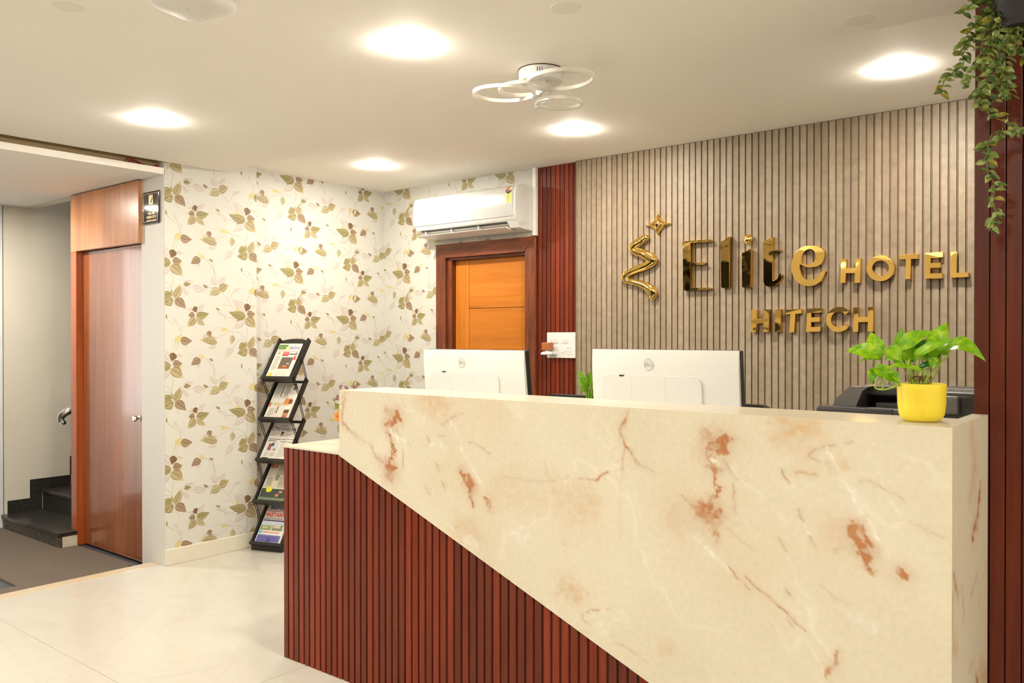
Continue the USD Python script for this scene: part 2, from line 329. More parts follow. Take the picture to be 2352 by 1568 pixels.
# ------------------------------------------------------------------ the setting
fl = structure('floor')
obj('grout_bed', box(-5.13, -3.2, -0.06, 2.8, 4.75, -0.004), M['grout'], fl)
rng = random.Random(4)
ys = [-3.2, -2.17, -0.88, 0.41, 1.70, 2.99, 4.28, 4.70]
for r in range(len(ys) - 1):
    off = {5: -4.65, 4: -3.05, 3: -2.9}.get(r, -4.2 + 0.6 * (r % 3))
    xs = [-5.13] + [x for x in np.arange(off - 3.6, 2.8, 1.8) if x > -4.7] + [2.8]
    for a, b in zip(xs[:-1], xs[1:]):
        obj('tile', cbox(a + 0.0012, ys[r] + 0.0012, -0.004, b - 0.0012, ys[r + 1] - 0.0012, 0.0, 0.0008), M['tile'][rng.randrange(3)], fl)
obj('threshold_strip', cbox(-5.235, -3.2, -0.06, -5.131, 2.752, 0.0, 0.002), M['threshold'], fl)
sl = structure('floor_passage')
obj('slate_slab', box(-9.0, -3.2, -0.12, -5.236, 6.3, ZL), M['slate'], sl)

ce = structure('ceiling')
obj('near_panel', box(XA, -3.2, Z1, 2.8, YSTEP, Z1 + 0.04), M['ceiling'], ce)
ce2 = structure('ceiling')
obj('far_panel', box(-5.4, YSTEP - 0.02, Z2, 2.8, 4.9, Z2 + 0.06), M['ceiling'], ce2)
obj('lid', box(-5.4, -3.2, Z1 + 0.041, 2.8, YSTEP - 0.021, Z1 + 0.12), M['ceiling'], ce)
for u, v in ((1300, 18), (1973, 47), (158, 14)):
    p = on_z(u, v, Z1)
    obj('blanking_disc', lathe([(0, -0.0015), (0.052, -0.0015), (0.054, 0.001), (0, 0.001)], (p[0], p[1], Z1), 32), M['patch'], ce)

so = structure('ceiling_passage')
obj('soffit_panel', box(-9.0, -3.2, LOWC, XA, YD + 0.03, LOWC + 0.039), M['ceiling'], so)
obj('void_board', box(-5.175, -3.2, LOWC + 0.0391, -5.155, YSTEP, Z1 + 0.04), M['concrete'], so)

# left wall: painted pier beside the door, then two wallpapered stretches
wl = structure('wall_left')
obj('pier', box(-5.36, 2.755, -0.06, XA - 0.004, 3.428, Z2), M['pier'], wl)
obj('wallpaper', box(XA - 0.004, 2.757, 0.0, XA, 3.43, Z2), M['wallpaper'], wl)
obj('wallpaper', box(-5.36, 3.43, -0.05, XB, YC, Z2), M['wallpaper'], wl)
bs = structure('baseboard_left')
obj('skirting_slab', cbox(XA, 2.752, 0.0, XA + 0.012, 3.42, 0.102, 0.002), M['skirt'], bs)
obj('skirting_slab', cbox(XB, 3.432, 0.0, XB + 0.012, YC - 0.001, 0.102, 0.002), M['skirt'], bs)

wb = structure('wall_back')
DX0, DX1, DZ = -4.534, -3.585, 2.148      # outer edges of the orange door's frame
obj('wallpaper', box(XB - 0.2, YC, 0, DX0, YC + 0.12, Z2), M['wallpaper'], wb)
obj('wallpaper', box(DX0, YC, DZ - 0.01, -3.575, YC + 0.12, Z2), M['wallpaper'], wb)
wb2 = structure('wall_panelled')
obj('masonry', box(-3.575, YC + 0.03, 0, 2.8, YC + 0.12, Z2), M['paint'], wb)
te = structure('trim_1')
obj('edge_trim', cbox(-3.597, YC - 0.03, DZ + 0.002, -3.568, YC - 0.0005, Z2, 0.002), M['trim_white'], te)
for n, (a, b) in {'wall_right': ((2.8, -3.2), (2.92, 4.9))}.items():
    w = structure(n); obj('plaster', box(a[0], a[1], -0.1, b[0], b[1], Z2 + 0.1), M['paint'], w)
wf = structure('wall_front')
obj('plaster', box(-9.0, -3.32, -0.1, 2.92, -3.2, Z2 + 0.1), M['paint'], wf)
de = structure('door_4')
for x0 in (-8.2, -7.0, -5.8, -4.6, -3.4, -2.2, -1.0, 0.2):
    obj('frame', cat([box(x0, -3.2, 0, x0 + 0.06, -3.15, 2.3), box(x0 + 1.14, -3.2, 0, x0 + 1.2, -3.15, 2.3), box(x0 + 0.06, -3.2, 2.22, x0 + 1.14, -3.15, 2.3), box(x0 + 0.06, -3.2, 0, x0 + 1.14, -3.15, 0.1)]), M['alu'], de)
    obj('dark_pane', box(x0 + 0.06, -3.195, 0.1, x0 + 1.14, -3.185, 2.22), M['screen'], de)

# stair well on the far left
XW = -7.262
ws = structure('wall_stair')
obj('plaster', box(XW - 0.12, 2.62, ZL, XW, 6.2, 4.2), M['grey_paint'], ws)
obj('plaster', box(XW, 6.08, ZL, -5.4, 6.2, 4.2), M['grey_paint'], ws)
obj('plaster', box(-5.56, 3.0, ZL, -5.4, 6.08, 4.2), M['grey_paint'], ws)
obj('landing_slab', box(XW - 0.12, 2.77, 4.2, -5.4, 6.2, 4.3), M['ceiling'], ws)
obj('lintel', box(XW - 0.12, YD + 0.031, LOWC, -5.37, YD + 0.12, 4.2), M['grey_paint'], ws)
wp = structure('wall_passage')
obj('gloss_panel', box(XW - 0.12, 2.02, ZL, XW + 0.006, 2.61, LOWC), M['white_gloss'], wp)
obj('gloss_panel', box(XW - 0.12, -3.2, ZL, XW + 0.006, -0.58, LOWC), M['white_gloss'], wp)
obj('gloss_panel', box(XW - 0.12, -0.58, 2.30, XW + 0.006, 2.02, LOWC), M['white_gloss'], wp)
dg = structure('door_3')
for y0 in (-0.58, 0.72):
    obj('frame', cat([box(XW - 0.08, y0, ZL, XW - 0.04, y0 + 0.05, 2.3), box(XW - 0.08, y0 + 1.25, ZL, XW - 0.04, y0 + 1.3, 2.3), box(XW - 0.08, y0 + 0.05, 2.22, XW - 0.04, y0 + 1.25, 2.3), box(XW - 0.08, y0 + 0.05, ZL, XW - 0.04, y0 + 1.25, 0.06)]), M['alu'], dg)
    obj('pane', box(XW - 0.065, y0 + 0.05, 0.06, XW - 0.057, y0 + 1.25, 2.22), M['glass'], dg)
gr = structure('ground_outside')
obj('paving', box(-16, -9, -0.2, XW - 0.13, 9, ZL - 0.02), M['paving'], gr)

st = thing('staircase', 'black granite staircase climbing behind the veneered doorway beside the plain wall', 'stairs', (-6.8, 2.6, ZL))
YN, XE = 2.595, -6.235
R1, T1 = 0.060, 0.222                        # tops of the two treads in view
def tread(x0, x1, yn, yb, z):
    obj('tread', cbox(x0, yn, z - 0.026, x1, yb, z, 0.004), M['granite'], st)
obj('riser', cbox(XW + 0.01, YN + 0.012, ZL, XE - 0.005, YN + 0.03, R1 - 0.0265, 0.001), M['granite_worn'], st)
obj('plaster_end', box(XE - 0.006, YN + 0.0305, ZL, XE - 0.004, YD - 0.002, R1 - 0.0265), M['plaster'], st)
obj('core', box(XW + 0.01, YN + 0.0305, ZL, XE - 0.0065, YD - 0.002, R1 - 0.0265), M['plaster'], st)
obj('core', box(XW + 0.01, YD - 0.002, ZL, -6.345, 2.905, R1 - 0.0265), M['plaster'], st)
m = extrude(Polygon([(XW + 0.008, YN), (XE, YN), (XE, YD - 0.003), (-6.345, YD - 0.003), (-6.345, 2.905), (XW + 0.008, 2.905)]), 0.026); m.apply_translation((0, 0, R1 - 0.026))
obj('tread', m, M['granite'], st)
zz, y0 = R1, 2.89
for k in range(6):
    z = zz + 0.162
    obj('riser', cbox(XW + 0.01, y0 + 0.012, zz, -6.345, y0 + 0.03, z - 0.0265, 0.001), M['granite'], st)
    obj('core', box(XW + 0.01, y0 + 0.0301, ZL, -6.345, y0 + 0.30, z - 0.0265), M['plaster'], st)
    tread(XW + 0.008, -6.345, y0, y0 + 0.3, z)
    zz, y0 = z, y0 + 0.29
zz = R1
for a, b, z0, z1 in ((2.642, 2.898, R1, R1 + 0.10), (2.806, 2.898, R1 + 0.101, T1 + 0.085), (2.899, 3.12, T1, T1 + 0.085), (3.115, 3.19, T1 + 0.086, T1 + 0.24), (3.19, 3.42, T1 + 0.162, T1 + 0.24), (3.40, 3.70, T1 + 0.33, T1 + 0.41)):
    obj('skirting_tile', cbox(XW + 0.0005, a, z0 + 0.0005, XW + 0.0085, b, z1, 0.001), M['granite'], st)
hr = thing('handrail', 'polished steel handrail end curving down above the black stairs', 'handrail', on_y(150, 960, 2.95))
hp = [on_y(u, v, y) for u, v, y in ((140, 972, 2.95), (139, 966, 2.945), (140, 957, 2.94), (149, 948, 2.96), (163, 941, 3.0), (205, 905, 3.2), (255, 860, 3.5))]
hp[0] = on_y(147, 970, 2.95)
obj('rail', tube(smooth_path(hp, 60), np.r_[np.linspace(0.018, 0.031, 6), np.full(54, 0.031)], 18), M['chrome'], hr, smooth=True)
b = hp[5]
obj('bracket', cyl(b, b + np.array([-0.0, 0.05, -0.55]), 0.012), M['chrome'], hr, smooth=40)

# veneered doorway (door_2)
d2 = structure('door_2')
fx0, fi, fz, fr = on_y(162.5, 700, YD)[0], on_y(175, 700, YD)[0], on_y(175, 577, YD)[2], -5.325
dz_top = 2.468
obj('jamb', cbox(fx0, YD, ZL + 0.002, fi, YD + 0.10, fz, 0.002), M['frame_veneer'], d2)
obj('jamb', cbox(fi - 0.001, YD + 0.046, ZL + 0.002, fi + 0.012, YD + 0.10, fz - 0.012, 0.001), M['frame_veneer'], d2)
obj('transom_panel', cbox(fx0, YD, fz, -5.352, YD + 0.09, dz_top, 0.002), M['veneer_light'], d2)
leaf = obj('door_leaf', cbox(fi + 0.013, YD + 0.047, ZL + 0.012, -5.362, YD + 0.085, fz - 0.004, 0.002), M['veneer'], d2)
k = on_y(312, 961, YD + 0.02)
kn = lathe([(0, 0.0), (0.027, 0.0), (0.027, 0.006), (0.012, 0.008), (0.012, 0.03), (0.024, 0.036), (0.029, 0.05), (0.024, 0.062), (0, 0.066)], n=24); kn.apply_scale(0.72)
kn.apply_transform(trimesh.transformations.rotation_matrix(math.pi / 2, (1, 0, 0))); kn.apply_translation((k[0], YD + 0.047, k[2]))
obj('door_knob', kn, M['steel'], leaf, smooth=40)
obj('backing_wall', box(fx0, YD + 0.1001, ZL, -5.37, YD + 0.2, LOWC), M['grey_paint'], d2)

cp = thing('carpet', 'grey-brown carpet in the passage at the foot of the stairs', 'carpet', (-6.0, 2.0, ZL))
random.seed(2)
edge = [(-5.245, -3.0), (-5.245, 2.585)]
for x in np.arange(-5.28, -6.2, -0.035): edge.append((x, min(2.722, 2.60 + 0.012 * random.random() + 0.9 * max(0, (-5.31 - x)))))
edge += [(-6.228, 2.71), (-6.228, 2.60), (XW + 0.01, 2.60), (XW + 0.01, 2.06), (-5.49, 2.046), (-5.475, 1.2), (-5.475, -3.0)]
m = extrude(Polygon(edge).buffer(0), 0.009); m.apply_translation((0, 0, ZL + 0.0005))
obj('pile', m, M['carpet'], cp)

# ------------------------------------------------------------------ wallpaper print: one drawn motif, repeated half-drop
rp = np.random.RandomState(11)
OL, BR, LI, YE, TA = lin(126, 116, 66), lin(122, 98, 74), lin(196, 186, 182), lin(206, 190, 118), lin(160, 149, 108)
OL2, BR2, LI2, YE2, TA2 = lin(172, 161, 114), lin(174, 150, 122), lin(214, 207, 198), lin(220, 208, 152), lin(194, 183, 146)
PAL = {'O': (OL, OL2), 'B': (BR, BR2), 'L': (LI, LI2), 'Y': (YE, YE2), 'T': (TA, TA2), 'D': (lin(96, 76, 48), lin(138, 112, 80)), 'M': (lin(190, 172, 150), lin(222, 210, 190)), 'E': (lin(142, 127, 90), lin(190, 175, 134))}
LEAVES = [  # base, tip, width, palette (in zoomed picture units of the motif's nearest copy)
 (1255,1030,1070,830,130,'L'),(1255,1120,1070,1275,110,'L'),(1200,1040,1100,985,60,'Y'),
 (1270,1080,1010,1018,125,'O'),(1262,1085,1130,1160,75,'O'),(1300,1060,1420,1112,70,'Y'),(1340,930,1425,945,45,'M'),
 (1265,1120,1425,1262,155,'E'),(1288,1050,1415,1050,115,'B'),(1300,895,1272,1018,112,'D'),
 (1310,140,1392,-62,112,'E'),(1285,110,1275,0,55,'T'),(1268,60,1155,130,100,'O'),(1296,150,1140,190,140,'O'),(1285,205,1215,215,85,'E'),(1320,150,1460,292,130,'B'),
 (500,938,532,1032,85,'D'),(480,962,390,992,38,'M'),(505,1070,405,1072,88,'B'),(540,1060,665,890,78,'L'),(525,1080,722,1040,112,'O'),(505,1100,390,1245,112,'E'),(530,1105,666,1226,82,'T'),
 (850,610,735,490,84,'L'),(870,600,970,480,78,'L'),(870,700,1020,615,118,'E'),(885,690,720,770,122,'T'),
 (575,270,525,350,55,'L'),(590,220,445,300,112,'B'),(650,205,560,140,45,'Y'),(775,265,710,230,34,'O'),
 (310,1500,410,1545,45,'L'),(285,1440,470,1455,120,'B'),(215,1480,280,1370,55,'Y'),
 (690,1360,610,1412,42,'M'),(700,1308,742,1402,84,'B'),(740,1410,850,1410,72,'L'),(830,1500,700,1562,76,'L'),(842,1482,575,1440,112,'E'),
 (1070,1368,1055,1512,86,'T'),(1075,100,950,255,92,'L'),(890,1295,1030,1300,48,'Y'),
 (330,600,495,550,92,'L'),(340,612,445,610,62,'O'),(470,640,690,690,96,'L'),(700,655,625,605,42,'B'),(340,730,425,735,62,'L'),(300,700,390,690,52,'L'),
 (1080,720,1220,640,46,'L'),(880,990,815,955,32,'O'),(905,1055,835,1010,46,'L'),(1210,420,1212,345,26,'O'),(1345,490,1290,400,38,'L'),(1365,760,1410,640,46,'Y')]
STEMS = [
 [(1280,1240),(1295,1310),(1280,1400),(1275,1480)],[(1265,1440),(1200,1350),(1100,1320),(1030,1310),(960,1280),(790,1275)],[(1000,1340),(900,1380),(840,1420)],
 [(1250,1450),(1200,1440),(1130,1490),(1080,1545)],[(1110,70),(1075,100),(1010,190),(955,250)],[(900,735),(980,800),(1020,870),(1060,950),(1090,990)],[(1020,830),(1060,770),(1085,715),(1180,670)],
 [(775,490),(790,400),(740,310),(660,220),(600,222)],[(805,510),(798,400),(782,330),(775,265)],[(700,655),(830,655)],[(240,740),(290,690),(340,610)],[(390,665),(470,645)],[(245,735),(290,715),(400,730)],
 [(980,1110),(1060,1115),(1130,1155)],[(980,1110),(920,1060),(880,990)],[(1210,420),(1250,460),(1320,510)],[(1345,490),(1370,560),(1390,640),(1360,750),(1350,830),(1320,890)],[(190,880),(240,960),(265,1030)],
 [(285,1455),(215,1490),(195,1540),(170,1610)],[(930,915),(980,918),(1030,935)],[(1300,150),(1330,160),(1310,175)],[(1060,1380),(1075,1340)]]
BERRIES = [(945,1042),(970,1075),(955,1108),(985,1140),(952,1135),(930,1070),(1385,535),(1407,550),(1385,577),(1410,582)]
def motif():
    to = lambda x, y: on_x(370 + x / 6.535, 560 + y / 6.535, XA)[1:]
    a0 = to(515, 1085)
    T = lambda x, y: to(x, y) - a0
    V, C, F, lift = [], [], [], []
    def add(v, c, f, h):
        n = sum(map(len, V)); V.append(np.asarray(v)); C.append(np.asarray(c)); F.append(np.asarray(f) + n); lift.append(np.full(len(v), h))
    def strip(pts, w, c, h):
        p = smooth_path([T(*q) for q in pts], 5 * len(pts)); t = np.gradient(p, axis=0); t /= np.linalg.norm(t, axis=1, keepdims=True)
        nn = np.c_[-t[:, 1], t[:, 0]]; ww = (w * (0.6 + 0.4 * np.sin(np.linspace(0.5, 3.0, len(p)))))[:, None]
        v = np.vstack([p + nn * ww, p - nn * ww]); n = len(p)
        add(v, np.tile(c, (2 * n, 1)), [q for i in range(n - 1) for q in ((i, n + i, i + 1), (i + 1, n + i, n + i + 1))], h)
    for i, s in enumerate(STEMS):
        strip(s, 0.0009, lin(164, 150, 132) if i % 3 else lin(150, 138, 108), 0.0)
    for x, y in BERRIES:
        q = T(x, y); a = np.linspace(0, 2 * np.pi, 8, endpoint=False)
        for r, c, h in ((0.0042, lin(168, 150, 148), 0), (0.0026, lin(222, 208, 200), 1)):
            v = np.vstack([q, q + r * np.c_[np.cos(a), np.sin(a)]]); add(v, np.tile(c, (9, 1)), [(0, 1 + j, 1 + (j + 1) % 8) for j in range(8)], h)
    for i, (bx, by, tx, ty, w, pal) in enumerate(LEAVES):
        b, t = T(bx, by), T(tx, ty); ax = t - b; L = np.linalg.norm(ax); ax /= L; nn = np.array([-ax[1], ax[0]])
        W = w / 6.535 * 0.00298 * 1.02
        ts = np.linspace(0, 1, 13); prof = np.sin(np.pi * np.clip(ts, 0, 1) ** 0.72) ** 0.9 * (1 - 0.35 * ts ** 3)
        prof[1] = max(prof[1], 0.45); bend = (0.10 if i % 2 else -0.10) * L
        cen = b + ts[:, None] * L * ax + (np.sin(np.pi * ts) * bend * 0.6)[:, None] * nn
        left, right = cen + nn * (prof * W / 2)[:, None], cen - nn * (prof * W / 2)[:, None]
        ml, mr = cen + nn * (prof * W / 5)[:, None], cen - nn * (prof * W / 5)[:, None]
        c1, c2 = map(np.array, PAL[pal]); sh = rp.rand() * 0.25
        yel = np.array(YE2)
        def tone(u, edge):
            c = c1 * (1 - u) + c2 * u
            return c * (1 - 0.22 * edge)
        cols = []
        for row, (u0, e) in zip((left, ml, cen, mr, right), ((0.1 + sh, 0.9), (0.75, 0.1), (0.35, 0.3), (0.95, 0.0), (0.35 + sh, 0.7))):
            for j in range(13):
                c = tone(np.clip(u0 + 0.25 * math.sin(3.1 * j + i + u0 * 9), 0, 1), e)
                if pal in 'LET' and j > 9: c = 0.55 * c + 0.45 * yel
                cols.append(c)
        v = np.vstack([left, ml, cen, mr, right]); f = []
        for r in range(4):
            for j in range(12):
                a, c = r * 13 + j, (r + 1) * 13 + j
                f += [(a, c, a + 1), (a + 1, c, c + 1)]
        h = 2 + i * 0.12
        add(v, cols, f, h)
        vc = np.array(c1) * (0.62 if pal not in 'LYM' else 0.74)
        vv, ff, n0 = [], [], 0
        def vein(p, q, w0):
            d = q - p; d /= np.linalg.norm(d) + 1e-9; m = np.array([-d[1], d[0]])
            k = len(vv); vv.extend([p + m * w0, p - m * w0, q]); ff.append((k, k + 1, k + 2))
        for j in range(0, 11): vein(cen[j], cen[j + 1] + 0.3 * (cen[j + 1] - cen[j]), 0.0009 * (1 - j / 14))
        if w > 50:
            for j in (2, 4, 6, 8):
                for side in (left, right):
                    vein(cen[j], cen[j + 2] * 0.15 + side[j + 2] * 0.85, 0.0006)
        if w > 60 and pal in 'LMT':
            for side in (left, right):
                for j in range(1, 12): vein(side[j], side[j + 1], 0.0007)
        add(vv, np.tile(vc, (len(vv), 1)), ff, h + 0.06)
    return np.vstack(V), np.vstack(C), np.vstack(F), np.concatenate(lift)
MV, MC, MF, ML = motif()
def clip(v, c, f, axis, lim, sign):
    """keeps the part of the triangles where sign * (v[axis] - lim) >= 0"""
    d = sign * (v[:, axis] - lim); inside = d >= 0; k = inside[f].sum(1)
    keep = f[k == 3]; nv, nc, nf = [v], [c], [keep]; n = len(v)
    for tri in f[(k > 0) & (k < 3)]:
        poly = []
        for i in range(3):
            a, b = tri[i], tri[(i + 1) % 3]
            if inside[a]: poly.append((v[a], c[a]))
            if inside[a] != inside[b]:
                t = d[a] / (d[a] - d[b]); poly.append((v[a] + t * (v[b] - v[a]), c[a] + t * (c[b] - c[a])))
        for i in range(1, len(poly) - 1):
            nv.append(np.array([poly[0][0], poly[i][0], poly[i + 1][0]])); nc.append(np.array([poly[0][1], poly[i][1], poly[i + 1][1]])); nf.append(np.array([[n, n + 1, n + 2]])); n += 3
    v, c, f = np.vstack(nv), np.vstack(nc), np.vstack(nf)
    u, inv = np.unique(f, return_inverse=True)
    return v[u], c[u], inv.reshape(-1, 3)
def print_on(parent, rects, anchor, W, P, place, scale=1.0):
    VV, CC, FF, n = [], [], [], 0
    lo, hi = MV.min(0) * scale, MV.max(0) * scale
    for (s0, z0, s1, z1) in rects:
        for i in range(-14, 15):
            for j in range(-8, 9):
                o = np.array(anchor) + np.array([i * W, j * P + (P / 2 if i % 2 else 0)])
                if o[0] + hi[0] < s0 or o[0] + lo[0] > s1 or o[1] + hi[1] < z0 or o[1] + lo[1] > z1: continue
                v = np.c_[MV * scale + o, ML]; c, f = MC, MF
                for axis, lim, sg in ((0, s0, 1), (0, s1, -1), (1, z0, 1), (1, z1, -1)):
                    if len(f): v, c, f = clip(v, c, f, axis, lim, sg)
                if len(f): VV.append(v); CC.append(c); FF.append(f + n); n += len(v)
    v, c, f = np.vstack(VV), np.vstack(CC), np.vstack(FF)
    obj('leaf_print', trimesh.Trimesh(place(v), f, process=False), M['print'], parent, col=c, kind='stuff', label='printed trailing leaves in olive, brown and lilac')
hgt = lambda v: 0.0003 + v[:, 2] * 0.00006
aA = on_x(448.8, 726, XA)[1:]
print_on(wl, [(2.758, 0.103, 3.4295, Z2)], aA, 0.542, 0.657, lambda v: np.c_[XA + hgt(v), v[:, 0], v[:, 1]])
aB = on_x(711.9, 528.1, XB)[1:]
print_on(wl, [(3.432, 0.103, YC - 0.001, Z2)], aB, 0.512, 0.672, lambda v: np.c_[XB + hgt(v), v[:, 0], v[:, 1]], 1.0)
print_on(wb, [(XB + 0.001, 0.05, DX0 - 0.002, Z2), (DX0 - 0.002, DZ + 0.004, -3.60, Z2)], (-4.764, 1.604), 0.53, 0.668, lambda v: np.c_[v[:, 0], YC - hgt(v), v[:, 1]], 1.02)

# ------------------------------------------------------------------ orange door in the back wall (door_1)
d1 = structure('door_1')
fw, fy = 0.10, YS
ix0, ix1, iz = -4.434, -3.668, 2.045
def moulding(x0, z0, x1, z1, mat_, name='frame_post'):
    obj(name, cbox(x0, fy, z0, x1, YC + 0.06, z1, 0.004), mat_, d1)
for x0, x1 in ((DX0, ix0), (ix1, -3.572)):
    obj('frame_post', cbox(x0, fy, 0.0, x1, YC + 0.1, DZ - 0.001, 0.006), M['walnut'], d1)
mh = wall_shape(Polygon([(DX0 - 0.002, DZ), (-3.57, DZ), (ix1 - 0.002, iz), (ix0 + 0.002, iz)]), YC + 0.1, YC + 0.1 - fy + 0.004)
obj('frame_head', mh, M['walnut_h'], d1)
obj('rebate', cbox(ix0, YC - 0.0, 0.0, ix0 + 0.045, YC + 0.09, iz, 0.002), M['walnut'], d1)
obj('rebate', cbox(ix0 + 0.045, YC + 0.0, iz - 0.02, ix1, YC + 0.09, iz, 0.002), M['walnut_h'], d1)
ly = YC + 0.045
lf = obj('door_leaf', cbox(ix0 + 0.046, ly + 0.004, 0.008, ix1 + 0.0, ly + 0.04, iz - 0.021, 0.001), M['groove'], d1)
sx = on_y(1077, 650, ly)[0]
gz = on_y(1140, 706.5, ly)[2]
gz2 = on_y(1203, 841, ly)[2]
obj('stile', cbox(ix0 + 0.046, ly, 0.01, sx - 0.0015, ly + 0.0045, iz - 0.022, 0.001), M['orange_v'], lf)
for z0, z1 in ((gz + 0.002, iz - 0.022), (gz2 + 0.002, gz - 0.002), (0.62, gz2 - 0.002), (0.01, 0.616)):
    obj('panel', cbox(sx + 0.0015, ly, z0, ix1 - 0.001, ly + 0.0045, z1, 0.001), M['orange_h'], lf)
h = on_y(1199, 890, ly - 0.05)
hb = cat([cyl((-3.715, ly, h[2]), (-3.715, ly - 0.05, h[2]), 0.012), cyl((-3.705, ly - 0.05, h[2]), (-3.82, ly - 0.05, h[2]), 0.009), rbox(-3.735, ly - 0.008, h[2] - 0.09, -3.695, ly, h[2] + 0.05, 0.004)])
obj('door_handle', hb, M['chrome'], lf, smooth=40)

# ------------------------------------------------------------------ slatted claddings
def grey_slat(x, z1):
    w = 0.0320
    return cat([cbox(x, YS, 0.0, x + w, YS + 0.016, z1, 0.0012), box(x + w, YS + 0.009, 0.0, x + w + 0.0045, YS + 0.016, z1)])
X0, X1, PITCH = -3.222, -0.40, 0.0395
cl = thing('slat_cladding', 'grey stone-look vertical slat cladding behind the gold lettering', 'wall cladding', (-1.9, YS, 0))
obj('backing', box(X0 - 0.004, YS + 0.016, 0, X1 + 0.05, YC + 0.03, Z2), M['groove'], cl)
for k, x in enumerate(np.arange(X0, X1, PITCH)):
    rng = random.Random(k)
    s = obj('slat', cbox(x, YS, 0.0, x + 0.0315, YS + 0.0165, Z2 - 0.002, 0.0012), M['grey'][rng.randrange(3)], cl)
    obj('groove_lip', box(x + 0.0333, YS + 0.007, 0.0, x + 0.0368, YS + 0.0165, Z2 - 0.002), M['copper'], s)
obj('end_trim', cbox(X0 - 0.006, YS - 0.004, 0, X0 - 0.0008, YS + 0.03, Z2 - 0.001, 0.001), M['grey'][1], cl)
def red_slats(parent, x0, x1, pitch, yf, z0, z1, gap=0.0075, dep=0.014, seed=0, top=None, mats='red'):
    """upright slats: face at yf; top(x) cuts them"""
    rr = random.Random(seed); x = x0
    while x < x1 - 0.004:
        xe = min(x + pitch - gap, x1)
        za, zb = (z1, z1) if top is None else (top(x), top(xe))
        if min(za, zb) > z0 + 0.01:
            m = cbox(x, yf, z0, xe, yf + dep, max(za, zb), 0.0015)
            if abs(za - zb) > 1e-6:
                v = m.vertices.copy(); hiz = v[:, 2] > z0 + 0.01
                v[hiz, 2] += (za + (zb - za) * (v[hiz, 0] - x) / (xe - x)) - max(za, zb); m.vertices = v
            obj('slat', m, M[mats][rr.choice((0, 0, 1, 1, 2, 2, 3))], parent)
        x += pitch
wc = thing('wood_cladding', 'narrow strip of mahogany slats between the orange door and the grey slats', 'wall cladding', (-3.4, YC, 0))
obj('backing', box(-3.566, YC + 0.016, 0, X0 - 0.0065, YC + 0.03, Z2 - 0.001), M['red_dark'], wc)
red_slats(wc, -3.566, X0 - 0.0067, 0.0376, YC - 0.002, 0, Z2 - 0.002, gap=0.0065, seed=3)
co = thing('slatted_column', 'tall mahogany slatted column at the right end of the counter', 'column', (-0.1, 2.9, 0))
XC = on_y(2237, 830, 2.75)[0]
obj('core', box(XC + 0.001, 2.766, 0, 0.3, 3.6, Z1), M['red_dark'], co)
red_slats(co, XC, 0.3, 0.0408, 2.752, 0, Z1 - 0.002, gap=0.003, seed=8, mats='red_deep')

